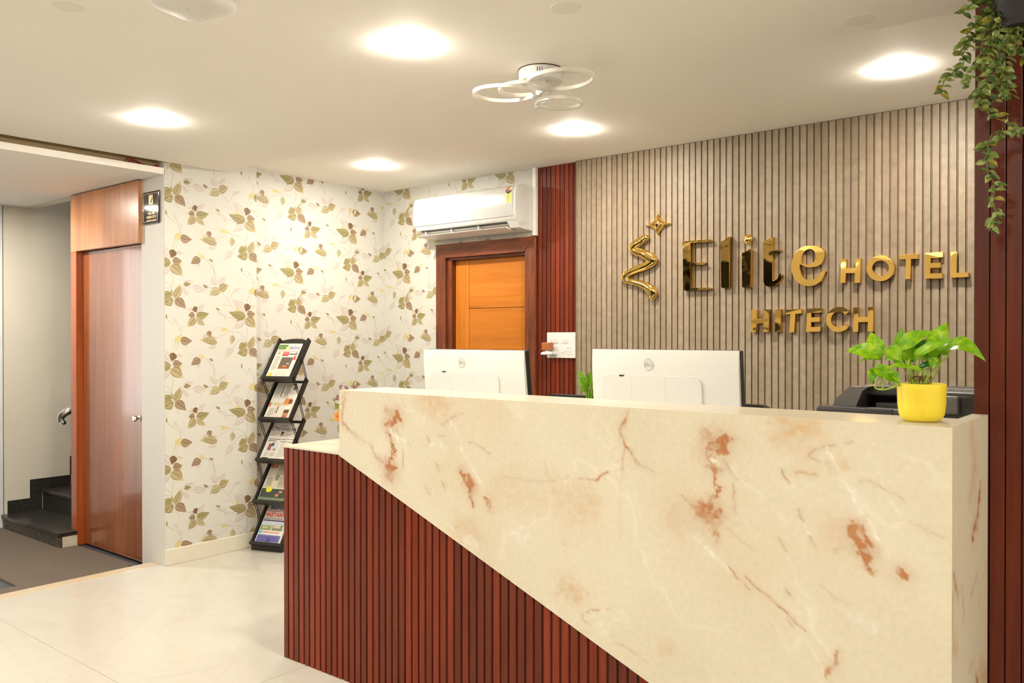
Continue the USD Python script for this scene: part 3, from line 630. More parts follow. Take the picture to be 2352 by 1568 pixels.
# ------------------------------------------------------------------ reception counter
CX0, CXM, CX1, CY, CZ, LZ = -3.214, -2.811, -0.477, 2.30, 1.226, 0.960
rc = thing('reception_counter', 'reception counter of cream marble over mahogany slats', 'reception counter', ((CX0 + CX1) / 2, 2.6, 0))
diag = lambda x: 0.949 - 0.3856 * (x - CXM)
V5 = lambda x, y: (1500 + x / 3.0154, 930 + y / 3.0154)
V4 = lambda x, y: (760 + x / 3.178, 860 + y / 3.178)
V7 = lambda x, y: (1300 + x / 5.85, 1300 + y / 5.85)
V8 = lambda x, y: (2100 + x / 5.849, 1300 + y / 5.849)
VEINS = [  # zoom, colour, strength, [(x, y, half width)]
 (V5,'o',1.0,[(500,240,34),(460,290,36),(400,320,36),(365,350,18),(385,410,24),(410,440,20),(420,500,11),(435,570,11),(430,620,9),(400,670,9),(380,710,30)]),
 (V5,'o',.55,[(380,710,40),(360,760,50),(400,810,45),(425,870,30),(440,930,16)]),(V5,'o',.9,[(430,760,22),(470,735,20)]),(V5,'o',.7,[(450,460,10),(480,450,12)]),(V5,'o',.45,[(320,180,16),(390,240,26)]),
 (V5,'o',1.0,[(1365,840,22),(1380,910,20),(1440,980,30),(1470,1060,28),(1480,1110,16),(1540,1140,8)]),(V5,'o',.85,[(1430,860,22),(1480,910,24),(1515,975,20)]),(V5,'o',.8,[(1690,1100,10),(1715,1150,32),(1745,1180,24)]),(V5,'o',.5,[(1510,1160,8),(1530,1185,6)]),
 (V5,'b',.55,[(490,370,5),(540,470,6),(590,510,6),(650,530,5)]),(V5,'b',.6,[(560,550,4),(565,640,6),(570,740,5)]),(V5,'b',.65,[(885,445,5),(905,490,7),(945,550,3)]),(V5,'b',.6,[(1000,715,4),(1022,755,8),(1045,795,5)]),
 (V5,'b',.55,[(1075,905,4),(1100,950,6),(1125,995,3)]),(V5,'b',.5,[(865,925,4),(890,970,6),(915,1020,3)]),(V5,'o',.7,[(530,1125,4),(560,1170,6),(590,1212,3)]),(V5,'b',.45,[(625,1240,4),(665,1282,5)]),
 (V5,'o',.6,[(645,1200,4),(690,1245,6),(740,1290,8),(800,1330,6),(870,1385,6),(930,1435,7),(985,1500,5),(1050,1560,4)]),(V5,'b',.4,[(925,1478,4),(980,1540,4)]),
 (V5,'b',.6,[(1075,345,6),(1130,312,7),(1180,290,8),(1245,278,6)]),(V5,'b',.5,[(1325,262,4),(1350,255,6),(1378,245,3)]),(V5,'b',.4,[(1080,362,4),(1150,402,5)]),(V5,'t',.8,[(985,470,10),(1060,465,12),(1125,468,8)]),
 (V5,'b',.4,[(1420,528,4),(1500,532,5),(1580,575,6),(1670,622,4)]),(V5,'b',.4,[(1695,625,5),(1742,655,5)]),(V5,'b',.3,[(1270,470,4),(1310,500,4)]),(V5,'b',.25,[(1700,800,5),(1850,840,6),(2040,930,5)]),
 (V5,'o',.4,[(205,640,12),(260,690,12),(320,720,8)]),(V5,'b',.25,[(520,850,4),(600,930,5),(675,985,5)]),(V5,'b',.5,[(1255,1005,5),(1275,988,4)]),(V5,'b',.5,[(925,1275,5),(940,1295,9),(955,1325,4)]),
 (V5,'t',.5,[(880,130,60),(960,170,90),(1060,160,70)]),(V5,'t',.35,[(150,780,60),(210,860,50)]),(V5,'t',.3,[(1230,880,70),(1270,930,70)]),(V5,'t',.35,[(1270,420,40),(1310,440,24)]),
 (V5,'w',.8,[(240,880,10),(340,960,10),(420,1050,10),(520,1135,8)]),(V5,'w',.7,[(1190,300,12),(1260,400,10),(1330,540,12),(1420,690,14),(1560,900,12),(1650,1060,10)]),(V5,'w',.6,[(960,560,14),(1040,530,16),(1110,540,10)]),(V5,'w',.6,[(1040,800,10),(1080,890,10)]),(V5,'w',.5,[(540,430,14),(620,520,14),(760,620,12)]),
 (V5,'w',.5,[(1380,1470,24),(1460,1510,26),(1560,1550,20)]),(V5,'b',.2,[(1160,1230,5),(1250,1330,8),(1350,1380,8)]),(V5,'w',.9,[(400,385,18),(430,390,14)]),
 (V4,'o',1.0,[(490,300,22),(460,345,22),(420,372,18),(425,430,14),(440,470,12),(447,530,7),(455,580,7),(437,630,8),(420,665,16)]),(V4,'o',.8,[(420,665,18),(445,690,24),(465,690,14)]),(V4,'o',.5,[(415,700,26),(430,760,22),(445,800,12)]),(V4,'o',.4,[(400,260,14),(440,290,18)]),
 (V4,'o',.95,[(958,715,12),(985,780,18),(1030,825,18),(1022,890,15),(1045,955,9)]),(V4,'o',.7,[(1000,735,14),(1040,800,12)]),(V4,'o',.75,[(1128,905,8),(1148,950,20),(1165,970,14)]),
 (V4,'o',.5,[(105,130,8),(92,200,12),(72,290,7),(82,340,6),(120,395,7)]),(V4,'b',.3,[(120,395,7),(180,445,10),(240,490,6),(300,520,5)]),(V4,'b',.2,[(72,290,5),(75,400,5)]),
 (V4,'o',.6,[(2180,260,7),(2150,330,13),(2118,400,12),(2118,450,9),(2140,515,7),(2200,572,7)]),(V4,'b',.4,[(2200,572,8),(2230,630,12),(2290,670,10),(2350,705,6)]),(V4,'o',.35,[(2140,515,6),(2130,600,5),(2132,690,4)]),(V4,'b',.15,[(2132,690,4),(2115,850,5),(2112,1200,4)]),
 (V4,'b',.6,[(815,365,4),(855,330,6),(905,308,6)]),(V4,'b',.5,[(940,292,4),(970,284,3)]),(V4,'b',.55,[(702,445,4),(712,475,6),(742,528,3)]),(V4,'b',.6,[(768,645,3),(780,675,7),(792,705,4)]),(V4,'b',.55,[(805,780,3),(818,810,6),(832,845,3)]),
 (V4,'b',.45,[(690,815,3),(702,840,5),(718,875,3)]),(V4,'b',.45,[(520,545,3),(526,610,6),(530,682,4)]),(V4,'b',.4,[(480,400,4),(520,480,5),(580,520,4)]),(V4,'b',.4,[(1000,490,3),(1060,512,5),(1160,578,5)]),
 (V4,'b',.25,[(1260,740,4),(1450,772,5),(1600,772,4),(1740,752,4)]),(V4,'o',.4,[(1810,760,3),(1890,765,5),(1940,770,5)]),(V4,'o',.75,[(1940,770,5),(1968,742,7),(2022,715,4)]),(V4,'b',.25,[(2022,715,4),(2130,682,4)]),(V4,'w',.6,[(1700,480,7),(1750,620,7),(1810,740,6)]),
 (V4,'o',.3,[(300,530,9),(330,600,9),(390,660,8)]),(V4,'t',.45,[(690,190,50),(760,220,60),(820,220,40)]),(V4,'w',.7,[(430,400,14),(470,440,10),(560,520,9)]),(V4,'w',.6,[(860,330,9),(920,420,9),(960,560,10),(1100,790,10)]),(V4,'w',.6,[(740,520,12),(800,500,14),(830,540,9)]),
 (V4,'t',.35,[(930,1110,40),(1010,1150,50),(1060,1200,40)]),(V4,'t',.25,[(1860,900,60),(1900,980,50)]),(V4,'t',.3,[(1700,1220,14),(1720,1250,10)]),(V4,'b',.25,[(780,455,8),(830,455,8)]),(V4,'b',.2,[(1560,640,4),(1590,740,4)]),
 (V4,'t',.22,[(1640,860,80),(1800,1000,110)]),(V4,'t',.2,[(1250,820,80),(1420,900,80)]),(V4,'w',.5,[(1340,1140,26),(1420,1200,24)]),(V4,'w',.5,[(1000,1210,24),(1060,1260,20)]),
 (V7,'o',.55,[(275,630,7),(350,602,10),(430,595,9)]),(V7,'b',.45,[(540,586,4),(602,570,5)]),(V7,'b',.4,[(225,655,8),(215,710,5),(320,780,5)]),(V7,'b',.4,[(650,1030,5),(740,1050,7),(850,1118,7),(960,1195,5)]),(V7,'b',.4,[(1020,1240,7),(1080,1298,6)]),(V7,'t',.5,[(40,320,100),(160,380,90)]),(V7,'w',.6,[(350,620,12),(450,760,12),(520,860,10)]),(V7,'t',.4,[(220,880,20),(270,880,16)]),(V7,'t',.25,[(1300,1150,50),(1420,1110,50)]),
 (V5,'o',.6,[(1280,1700,8),(1240,1800,22),(1215,1880,12)])]
SIDE_VEINS = [(V5,'o',.8,[(2266,550,4),(2262,620,10),(2255,700,6),(2245,790,12),(2228,850,16),(2212,930,7)]),(V5,'b',.4,[(2085,1170,4),(2092,1230,5),(2115,1320,3)]),(V5,'b',.4,[(2240,1180,3),(2205,1310,4)]),(V5,'t',.5,[(2210,200,14),(2230,420,20),(2200,640,16)]),
 (V8,'o',.6,[(530,100,6),(545,230,10),(560,320,8),(585,430,5)]),(V8,'b',.45,[(640,280,5),(655,520,7),(668,640,8),(645,770,5)]),(V8,'b',.5,[(785,280,4),(765,400,7)]),(V8,'b',.4,[(850,80,5),(830,200,6)]),(V8,'b',.35,[(890,430,6),(870,540,5)]),(V8,'b',.45,[(740,1400,7),(780,1320,7),(812,1255,4)]),(V8,'o',.8,[(825,1480,9),(842,1570,16)]),(V8,'t',.6,[(505,480,20),(500,880,22)]),(V8,'t',.5,[(540,1080,30),(560,1130,24)]),(V8,'t',.5,[(900,1420,30),(960,1560,50)])]
BASE = np.array((0.735, 0.665, 0.515))
VC = {'o': np.array((0.50, 0.205, 0.075)), 'b': np.array((0.43, 0.215, 0.095)), 't': np.array((0.66, 0.44, 0.235)), 'w': np.array((0.86, 0.82, 0.71))}
def marble_tint(p2, veins, onto, seed):
    """p2: (n, 2) positions on the slab; veins placed where the slab shows them"""
    n3 = lambda s, o=0: np.c_[p2 * s, np.full(len(p2), seed + o)]
    wob = np.c_[meshkit.fbm(n3(26), 4, 3), meshkit.fbm(n3(26, 5), 4, 9)] - 0.5
    wob2 = np.c_[meshkit.fbm(n3(90), 3, 13), meshkit.fbm(n3(90, 5), 3, 19)] - 0.5
    q = p2 + wob * 0.035 + wob2 * 0.008
    cloud = meshkit.fbm(np.c_[q[:, 0] * 3 + q[:, 1] * 1.5, q[:, 1] * 2.2, np.zeros(len(p2))], 5, 5)
    fine = meshkit.fbm(n3(55, 2), 4, 31)
    c = BASE * (0.97 + 0.09 * (cloud - 0.5))[:, None] + np.clip(cloud - 0.5, 0, 1)[:, None] * np.array([0.06, 0.09, 0.13])
    warm = np.clip((meshkit.fbm(np.c_[q * 4.0, np.full(len(p2), 3.0)], 4, 21) - 0.56) * 4, 0, 1)[:, None]
    c = c * (1 - 0.16 * warm) + 0.16 * warm * VC['t']
    ridge = np.abs(meshkit.fbm(np.c_[q[:, 0] * 3.2 + q[:, 1] * 2.0, q[:, 1] * 2.4 - q[:, 0] * 0.8, np.full(len(p2), 7.0)], 4, 41) - 0.5)
    pale = np.exp(-(ridge / 0.012) ** 2)[:, None] * np.clip((cloud[:, None] - 0.42) * 4, 0, 1)
    c = c * (1 - 0.4 * pale) + 0.4 * pale * VC['w']
    for zoom, kind, s, pts in veins:
        P = np.array([onto(*zoom(x, y)) for x, y, w in pts]); e = zoom(1, 0)[0] - zoom(0, 0)[0]
        x1 = np.array([onto(zoom(x, y)[0] + 1, zoom(x, y)[1]) for x, y, w in pts]) - P
        x2 = np.array([onto(zoom(x, y)[0], zoom(x, y)[1] + 1) for x, y, w in pts]) - P
        W = np.array([w for x, y, w in pts]) * (1.3 if kind == 'o' else 1.3 if kind == 'b' else 1.3) * e * 0.5 * (np.linalg.norm(x1, axis=1) + np.linalg.norm(x2, axis=1))
        lo, hi = P.min(0) - 4 * W.max() - 0.04, P.max(0) + 4 * W.max() + 0.04
        idx = np.nonzero(((p2 > lo) & (p2 < hi)).all(1))[0]
        if not len(idx): continue
        soft = kind in 'tw' and W.max() > 0.012
        Q = p2[idx] + wob[idx] * min(0.05, 1.6 * W.max() + 0.006) + wob2[idx] * min(0.03, 1.2 * W.max() + 0.004)
        best = np.full(len(idx), 9.0)
        for a, b, wa, wb_ in zip(P[:-1], P[1:], W[:-1], W[1:]):
            d = b - a; t = np.clip(((Q - a) @ d) / (d @ d), 0, 1)
            best = np.minimum(best, np.linalg.norm(Q - a - t[:, None] * d, axis=1) / (wa + t * (wb_ - wa)))
        if kind == 'o':
            k = 1 / (1 + np.exp(np.clip((best - 0.9) * 5.0, -30, 30))); k = k * (0.5 + 0.8 * np.clip((fine[idx] - 0.30) * 3.2, 0, 1)); k = np.maximum(k, 0.30 * np.exp(-(best / 2.3) ** 2))
        elif soft: k = np.exp(-(best / 1.3) ** 2) * (0.5 + np.clip((fine[idx] - 0.3) * 2, 0, 1))
        else: k = np.maximum(0.85 * np.exp(-(best / 0.9) ** 2) * (0.55 + 0.8 * np.clip((fine[idx] - 0.3) * 3, 0, 1)), 0.24 * np.exp(-(best / 3.2) ** 2))
        k = np.clip(k * s * (1.25 if kind in 'tw' else 1.1), 0, 1)[:, None]
        c[idx] = c[idx] * (1 - k) + k * VC[kind] * (0.9 + 0.3 * (fine[idx, None] - 0.5))
    return c
def grid(nu, nv):
    i = np.arange((nu - 1) * (nv - 1)); a = (i // (nv - 1)) * nv + i % (nv - 1)
    return np.vstack([np.c_[a, a + nv, a + 1], np.c_[a + 1, a + nv, a + nv + 1]])
# front slab: a fine sheet with the sloping lower edge, closed behind
nu, nv = 600, 312
gx = np.linspace(CXM, CX1 + 0.004, nu)
zt = CZ - 0.0004
lowz = np.maximum(diag(gx), 0.0)
G = np.stack([np.repeat(gx, nv), np.full(nu * nv, CY), (lowz[:, None] + (zt - lowz)[:, None] * np.linspace(0, 1, nv)).ravel()], 1)
Fg = grid(nu, nv)
nF = len(G)
back = np.array([(CXM, CY + 0.02, diag(CXM)), (CXM, CY + 0.02, zt), (CX1, CY + 0.02, zt), (CX1, CY + 0.02, max(diag(CX1), 0)), (CXM, CY, diag(CXM)), (CXM, CY, zt), (CX1, CY, zt), (CX1, CY, max(diag(CX1), 0))])
Bf = np.array([(0, 1, 2), (0, 2, 3), (4, 0, 3), (4, 3, 7), (4, 5, 1), (4, 1, 0), (5, 6, 2), (5, 2, 1), (6, 7, 3), (6, 3, 2)]) + nF
tint = np.vstack([marble_tint(G[:, [0, 2]], VEINS, lambda u, v: on_y(u, v, CY)[[0, 2]], 1.0), np.tile(BASE, (8, 1))])
obj('front_slab', trimesh.Trimesh(np.vstack([G, back]), np.vstack([Fg, Bf]), process=False), M['marble'], rc, col=tint, label='cream marble front with rust-orange veins and a sloping lower edge')
# right-hand end and its thin return to the column
nu, nv = 110, 300
gy, gzz = np.linspace(CY, 2.7515, nu), np.linspace(0.002, CZ - 0.0002, nv)
G = np.stack([np.full(nu * nv, CX1 + 0.004), np.repeat(gy, nv), np.tile(gzz, nu)], 1)
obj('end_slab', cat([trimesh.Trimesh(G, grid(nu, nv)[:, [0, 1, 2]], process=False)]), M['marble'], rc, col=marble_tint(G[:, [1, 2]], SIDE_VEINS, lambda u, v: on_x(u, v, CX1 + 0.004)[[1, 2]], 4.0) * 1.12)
obj('end_core', box(CX1 - 0.036, CY + 0.021, 0.002, CX1 + 0.0035, 2.751, CZ - 0.0045), M['trim_white'], rc)
def top_slab(x0, y0, x1, y1, z0, z1, name, seed):
    nu, nv = max(2, int((x1 - x0) / 0.012)), max(2, int((y1 - y0) / 0.012))
    G = np.stack([np.repeat(np.linspace(x0, x1, nu), nv), np.tile(np.linspace(y0, y1, nv), nu), np.full(nu * nv, z1)], 1)
    n = len(G)
    bb = box(x0, y0, z0, x1, y1, z1 - 0.00005)
    m = trimesh.Trimesh(np.vstack([G, bb.vertices]), np.vstack([grid(nu, nv), bb.faces + n]), process=False)
    c = marble_tint(G[:, :2] + seed, [], None, seed)
    if name == 'ledge_top':
        for u, v, r in ((1990, 949, 0.05), (1760, 936, 0.035)):
            p = on_z(u, v, z1); d = np.hypot((G[:, 0] - p[0]) / (r * 1.6), (G[:, 1] - p[1]) / (r * 0.35)); k = (0.55 * np.exp(-d ** 2))[:, None]
            c = c * (1 - k) + k * VC['t']
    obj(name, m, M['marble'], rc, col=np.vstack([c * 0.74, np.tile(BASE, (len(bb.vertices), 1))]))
top_slab(CXM, CY + 0.0002, CX1 + 0.0038, 2.56, CZ - 0.0042, CZ, 'ledge_top', 2.0)
top_slab(CX1 - 0.036, 2.5605, CX1 + 0.0038, 2.751, CZ - 0.0042, CZ, 'return_top', 5.0)
top_slab(CX0, CY + 0.004, CXM - 0.0005, 3.15, LZ - 0.006, LZ, 'wing_top', 7.0)
obj('ledge_core', box(CXM + 0.001, CY + 0.03, 0.10, CX1 - 0.037, 2.558, CZ - 0.0045), M['trim_white'], rc)
obj('wing_body', box(CX0 + 0.002, CY + 0.03, 0.0, CXM, 3.148, LZ - 0.0065), M['red_dark'], rc)
obj('plinth', box(CXM, CY + 0.03, 0.0, CX1 - 0.037, 2.55, 0.0995), M['red_dark'], rc)
obj('desk_surface', cbox(CXM, 2.5585, 0.735, CX1 - 0.037, 3.16, 0.76, 0.002), M['trim_white'], rc)
obj('desk_leg', box(-1.2, 2.6, 0.0, -1.17, 3.1, 0.7345), M['trim_white'], rc)
obj('edge_bead', box(CX0, CY + 0.006, LZ - 0.0095, CXM - 0.001, CY + 0.03, LZ - 0.0062), M['pale_grey'], rc)
red_slats(rc, CX0, CXM, 0.0377, CY + 0.012, 0.0, LZ - 0.010, gap=0.0085, dep=0.0175, seed=21)
n = int(round((CXM - CX0) / 0.0377))
xs = CX0 + 0.0377 * math.ceil((CXM - CX0) / 0.0377)
red_slats(rc, xs, -0.6, 0.0377, CY + 0.012, 0.0, 0, gap=0.0085, dep=0.0175, seed=22, top=lambda x: diag(x) + 0.012)
for p in list(stage.GetPrimAtPath(rc.GetPath()).GetChildren()): pass

# ------------------------------------------------------------------ gold sign
Za = lambda x, y: on_y(1380 + x / 4.523, 460 + y / 4.523, YS - 0.03)[[0, 2]]
Zb = lambda x, y: on_y(1880 + x / 6.0316, 540 + y / 6.0316, YS - 0.03)[[0, 2]]
def poly(Z, pts): return Polygon([Z(*p) for p in pts]).buffer(0)
def ell(Z, cx, cy, rx, ry, n=48, a0=0, a1=360):
    return [(cx + rx * math.cos(math.radians(a)), cy + ry * math.sin(math.radians(a))) for a in np.linspace(a0, a1, n, endpoint=abs(a1 - a0) < 360)]
def curve(Z, pts, n=80):
    return Polygon([Z(*p) for p in smooth_path(pts, n)]).buffer(0)
GRP = 'gold letters of the hotel sign'
def letter(shape, label, thick=0.018, tilt=(0.0, 0.0), dots=()):
    c = shape.centroid
    t = thing('sign_letter', label, 'sign letter', (c.x, YS - 0.012, c.y), GRP)
    def mk(s):
        body = wall_shape(s, YS - 0.0005, 0.0285)
        face = bevelled(s, YS - 0.028, thick - 0.012, 0.0028)
        v = face.vertices.copy()
        v[:, 1] -= (v[:, 0] - c.x) * tilt[0] + (v[:, 2] - c.y) * tilt[1]
        face.vertices = v
        return body, face
    b, f = mk(shape)
    obj('letter_return', b, M['gold_side'], t); obj('letter_face', f, M['gold'], t, smooth=25)
    for d in dots: obj('dot', d, M['gold'], t, smooth=True)
    return t
E1 = unary_union([poly(Za, [(855,425),(938,425),(935,925),(858,937)]), poly(Za, [(900,424),(1130,405),(1150,412),(1150,426),(1130,434),(920,444)]), poly(Za, [(930,650),(1070,640),(1087,652),(1075,668),(930,672)]), poly(Za, [(880,912),(1125,904),(1146,914),(1140,928),(880,938)])])
letter(E1, 'largest gold letter E, with hairline arms, starting the upper line', tilt=(-0.03, 0.025))
letter(poly(Za, [(1250,430),(1290,410),(1322,388),(1340,375),(1336,905),(1325,911),(1258,911),(1248,900)]), 'slant-topped gold letter l just right of the largest E', tilt=(0.02, 0.03))
dc = Za(1520, 405)
ball = trimesh.creation.icosphere(4, 0.0285); ball.apply_scale((1, 0.55, 1)); ball.apply_translation((dc[0], YS - 0.022, dc[1]))
letter(poly(Za, [(1467,548),(1500,535),(1535,515),(1555,503),(1566,520),(1556,905),(1475,905),(1466,895)]), 'gold letter i with a round dot above its stem', tilt=(0.03, 0.03), dots=[ball])
t1 = unary_union([poly(Za, [(1690,430),(1735,408),(1770,385),(1788,380),(1784,820),(1690,830)]), poly(Za, [(1780,514),(1862,510),(1870,522),(1862,536),(1780,547)]),
                  curve(Za, [(1690,815),(1695,860),(1712,885),(1750,897),(1800,888),(1850,855),(1875,815),(1880,775),(1868,760),(1855,770),(1840,805),(1815,828),(1795,832),(1784,815),(1735,800),(1690,815)])])
letter(t1, 'gold letter t with a hooked foot, fourth in the largest word', tilt=(0.02, 0.02))
eo = curve(Za, [(2335,738),(2318,800),(2280,850),(2220,885),(2150,892),(2080,872),(2022,822),(1987,745),(1980,660),(1998,590),(2040,525),(2100,482),(2170,470),(2240,475),(2300,507),(2325,570),(2311,630),(2270,675),(2200,695),(2130,690),(2072,668),(2078,740),(2105,795),(2155,826),(2210,822),(2260,785),(2300,735),(2320,728),(2335,738)], 200)
eh = curve(Za, [(2085,652),(2090,580),(2115,530),(2165,505),(2210,520),(2230,560),(2225,620),(2195,655),(2140,667),(2085,652)], 60)
letter(eo.difference(eh), 'curvy gold letter e ending the largest word', tilt=(-0.01, -0.06))
letter(poly(Zb, [(310,330),(383,330),(383,457),(512,455),(512,323),(583,320),(580,660),(505,660),(505,527),(383,527),(380,660),(307,662)]), 'gold capital H starting the small word right of the curvy e', tilt=(0, -0.10))
letter(Polygon([Zb(*p) for p in ell(Zb, 862, 458, 192, 182)]).difference(Polygon([Zb(*p) for p in ell(Zb, 860, 458, 116, 108)])), 'round gold letter O, the only ring on the upper line', tilt=(-0.02, -0.10))
letter(poly(Zb, [(1115,272),(1380,260),(1380,327),(1282,331),(1280,612),(1205,612),(1208,335),(1115,338)]), 'gold letter T right of the gold ring O', tilt=(0.01, -0.08))
letter(poly(Zb, [(1475,247),(1720,230),(1720,305),(1552,313),(1552,385),(1692,380),(1690,450),(1552,458),(1552,530),(1718,525),(1716,600),(1478,606)]), 'small gold letter E next to the last letter of the upper line', tilt=(-0.03, -0.10))
letter(poly(Zb, [(1830,230),(1915,228),(1912,520),(2080,515),(2080,580),(1830,592)]), 'gold letter L at the right end of the upper line', tilt=(0.04, -0.07))
letter(poly(Za, [(1565,1140),(1622,1135),(1624,1230),(1690,1228),(1690,1133),(1748,1130),(1745,1366),(1690,1366),(1690,1275),(1622,1280),(1617,1370),(1565,1370)]), 'gold H starting the lower line, reflecting green', tilt=(-0.05, -0.06))
letter(poly(Za, [(1812,1132),(1872,1130),(1870,1366),(1812,1366)]), 'plain gold bar letter I on the lower line', tilt=(-0.06, -0.05))
letter(poly(Za, [(1910,1137),(2085,1128),(2085,1176),(2022,1180),(2018,1371),(1965,1372),(1968,1183),(1912,1186)]), 'gold T on the lower line, third from its start', tilt=(0.03, -0.13))
letter(poly(Za, [(2135,1125),(2290,1118),(2290,1166),(2187,1171),(2187,1215),(2275,1212),(2275,1260),(2187,1265),(2187,1316),(2286,1312),(2286,1362),(2138,1366)]), 'gold E on the lower line', tilt=(0.02, -0.12))
ring = Polygon([Zb(*p) for p in ell(Zb, 285, 1167, 177, 175)]).difference(Polygon([Zb(*p) for p in ell(Zb, 285, 1167, 110, 106)]))
letter(ring.difference(poly(Zb, [(290,1167),(520,990),(520,1345)])), 'gold C on the lower line, an open ring', tilt=(0.01, -0.13))
letter(poly(Zb, [(480,1003),(552,1000),(553,1132),(684,1130),(682,995),(757,990),(765,1335),(690,1335),(690,1200),(555,1205),(555,1338),(485,1340)]), 'gold H ending the lower line, above the potted plant', tilt=(0.03, -0.13))
em = thing('sign_emblem', 'gold wavy snake-like emblem left of the lettering', 'sign emblem', (*[Za(390, 700)[0], YS - 0.02, Za(390, 700)[1]],))
pts = [(452,388,42),(405,420,46),(360,455,52),(325,498,48),(345,520,48),(400,540,52),(460,566,56),(510,598,58),(530,622,55),(510,650,50),(455,682,48),(385,708,46),(320,735,42),(262,768,42),(236,800,38),(255,826,36),(310,842,38),(370,856,40),(430,876,44),(485,908,50),(525,945,52),(536,980,42),(520,1015,32)]
sp = smooth_path(np.array([(*Za(x, y), r / 4.523 * 0.00232) for x, y, r in pts]), 150)
sph = trimesh.creation.icosphere(2, 1.0).vertices
def mani(points):
    return m3.Manifold.hull_points(np.ascontiguousarray(points, np.float32) if False else points)
hulls = []
for a, b in zip(sp[:-1:2], sp[2::2]):
    P = np.vstack([sph * s[2] * np.array([1.3, 0.62, 1]) + np.array([s[0], YS - 0.022, s[1]]) for s in (a, b)])
    hulls.append(m3.Manifold.hull_points(P))
snake = m3.Manifold.batch_boolean(hulls, m3.OpType.Add)
mm = snake.to_mesh(); sn = trimesh.Trimesh(mm.vert_properties[:, :3], mm.tri_verts)
obj('wave', sn, M['gold'], em, smooth=50)
obj('stand_off', cat([cyl((s[0], YS - 0.015, s[1]), (s[0], YS - 0.0005, s[1]), 0.006) for s in sp[[10, 60, 100, 140]]]), M['gold_side'], em)
sc = Za(578, 248)
sr = thing('sign_star', 'gold four-pointed star above the wavy emblem', 'sign emblem', (sc[0], YS - 0.02, sc[1]))
outer = []
for q in range(4):
    a = math.pi / 2 * q
    for t in np.linspace(0, 1, 12, endpoint=False):
        e1, e2 = np.array([math.cos(a), math.sin(a)]), np.array([math.cos(a + math.pi / 2), math.sin(a + math.pi / 2)])
        p0, p1, p2 = e1, (e1 + e2) * 0.22, e2
        outer.append((1 - t) ** 2 * p0 + 2 * t * (1 - t) * p1 + t * t * p2)
outer = np.array(outer) * np.array([131 * 0.0031, 138 * 0.00218]) / 4.523
V, F = [], []
rings = 8
for r in range(rings + 1):
    s = 1 - r / rings
    for o in outer: V.append((sc[0] + o[0] * s, YS - 0.010 - 0.028 * math.sqrt(1 - s * s) * (1 if r else 0), sc[1] + o[1] * s))
n = len(outer)
for r in range(rings):
    for i in range(n):
        j = (i + 1) % n
        F += [(r * n + i, r * n + j, (r + 1) * n + j), (r * n + i, (r + 1) * n + j, (r + 1) * n + i)]
V += [(x, YS - 0.001, z) for x, y, z in V[:n]]
k0 = (rings + 1) * n
for i in range(n):
    j = (i + 1) % n; F += [(k0 + i, j, i), (k0 + i, k0 + j, j)]
stm = trimesh.Trimesh(V, F, process=False); trimesh.repair.fix_normals(stm)
obj('star', stm, M['gold'], sr, smooth=40)

# ------------------------------------------------------------------ air conditioner
ax0, ax1, ay = on_y(950, 480, YC - 0.215)[0], -3.60, YC - 0.002
acu = thing('air_conditioner', 'white split air conditioner above the orange door', 'air conditioner', ((ax0 + ax1) / 2, YC - 0.1, 2.2))
zt_, zb_ = on_y(950, 456, YC - 0.21)[2], on_y(1182, 528, YC - 0.19)[2]
prof = [(ay, zt_ - 0.004), (ay - 0.05, zt_ + 0.004), (ay - 0.17, zt_), (ay - 0.198, zt_ - 0.02), (ay - 0.210, zt_ - 0.08), (ay - 0.212, zt_ - 0.16), (ay - 0.205, zt_ - 0.215), (ay - 0.185, zt_ - 0.245), (ay - 0.115, zt_ - 0.262), (ay - 0.10, zt_ - 0.296), (ay, zt_ - 0.300)]
def along_x(pr, x0, x1):
    m = trimesh.creation.extrude_polygon(Polygon(pr), x1 - x0, engine='earcut'); v = m.vertices
    m.vertices = np.c_[x0 + v[:, 2], v[:, 0], v[:, 1]]; m.invert(); trimesh.repair.fix_normals(m); return m
pr = smooth_path(prof[1:9], 40).tolist()
obj('body', along_x([prof[0]] + pr + prof[9:], ax0 + 0.012, ax1), M['white_satin'], acu, smooth=30)
fp = smooth_path([(ay - 0.165, zt_ + 0.001), (ay - 0.20, zt_ - 0.018), (ay - 0.2155, zt_ - 0.08), (ay - 0.2175, zt_ - 0.16), (ay - 0.211, zt_ - 0.213)], 24).tolist()
obj('front_panel', along_x(fp + [(y + 0.006, z) for y, z in fp[::-1]], ax0, ax1 - 0.02), M['ac_white'], acu, smooth=30)
obj('outlet', along_x([(ay - 0.186, zt_ - 0.2465), (ay - 0.116, zt_ - 0.2635), (ay - 0.113, zt_ - 0.271), (ay - 0.19, zt_ - 0.252)], ax0 + 0.05, ax1 - 0.10), M['black'], acu)
obj('air_guide', along_x([(ay - 0.150, zt_ - 0.257), (ay - 0.118, zt_ - 0.264), (ay - 0.105, zt_ - 0.299), (ay - 0.112, zt_ - 0.299)], ax0 + 0.055, ax1 - 0.105), M['tan'], acu)
fl_ = [(ay - 0.205, zt_ - 0.287), (ay - 0.19, zt_ - 0.281), (ay - 0.10, zt_ - 0.301), (ay - 0.10, zt_ - 0.307), (ay - 0.19, zt_ - 0.292)]
obj('louvre', along_x(fl_, ax0 + 0.05, ax1 - 0.09), M['white'], acu, smooth=30)
for t in (0.04, 0.36, 0.68): 
    x = ax0 + 0.06 + t * (ax1 - ax0 - 0.16)
    obj('vane_arm', cbox(x, ay - 0.185, zt_ - 0.288, x + 0.008, ay - 0.15, zt_ - 0.25, 0.001), M['pale_grey'], acu)
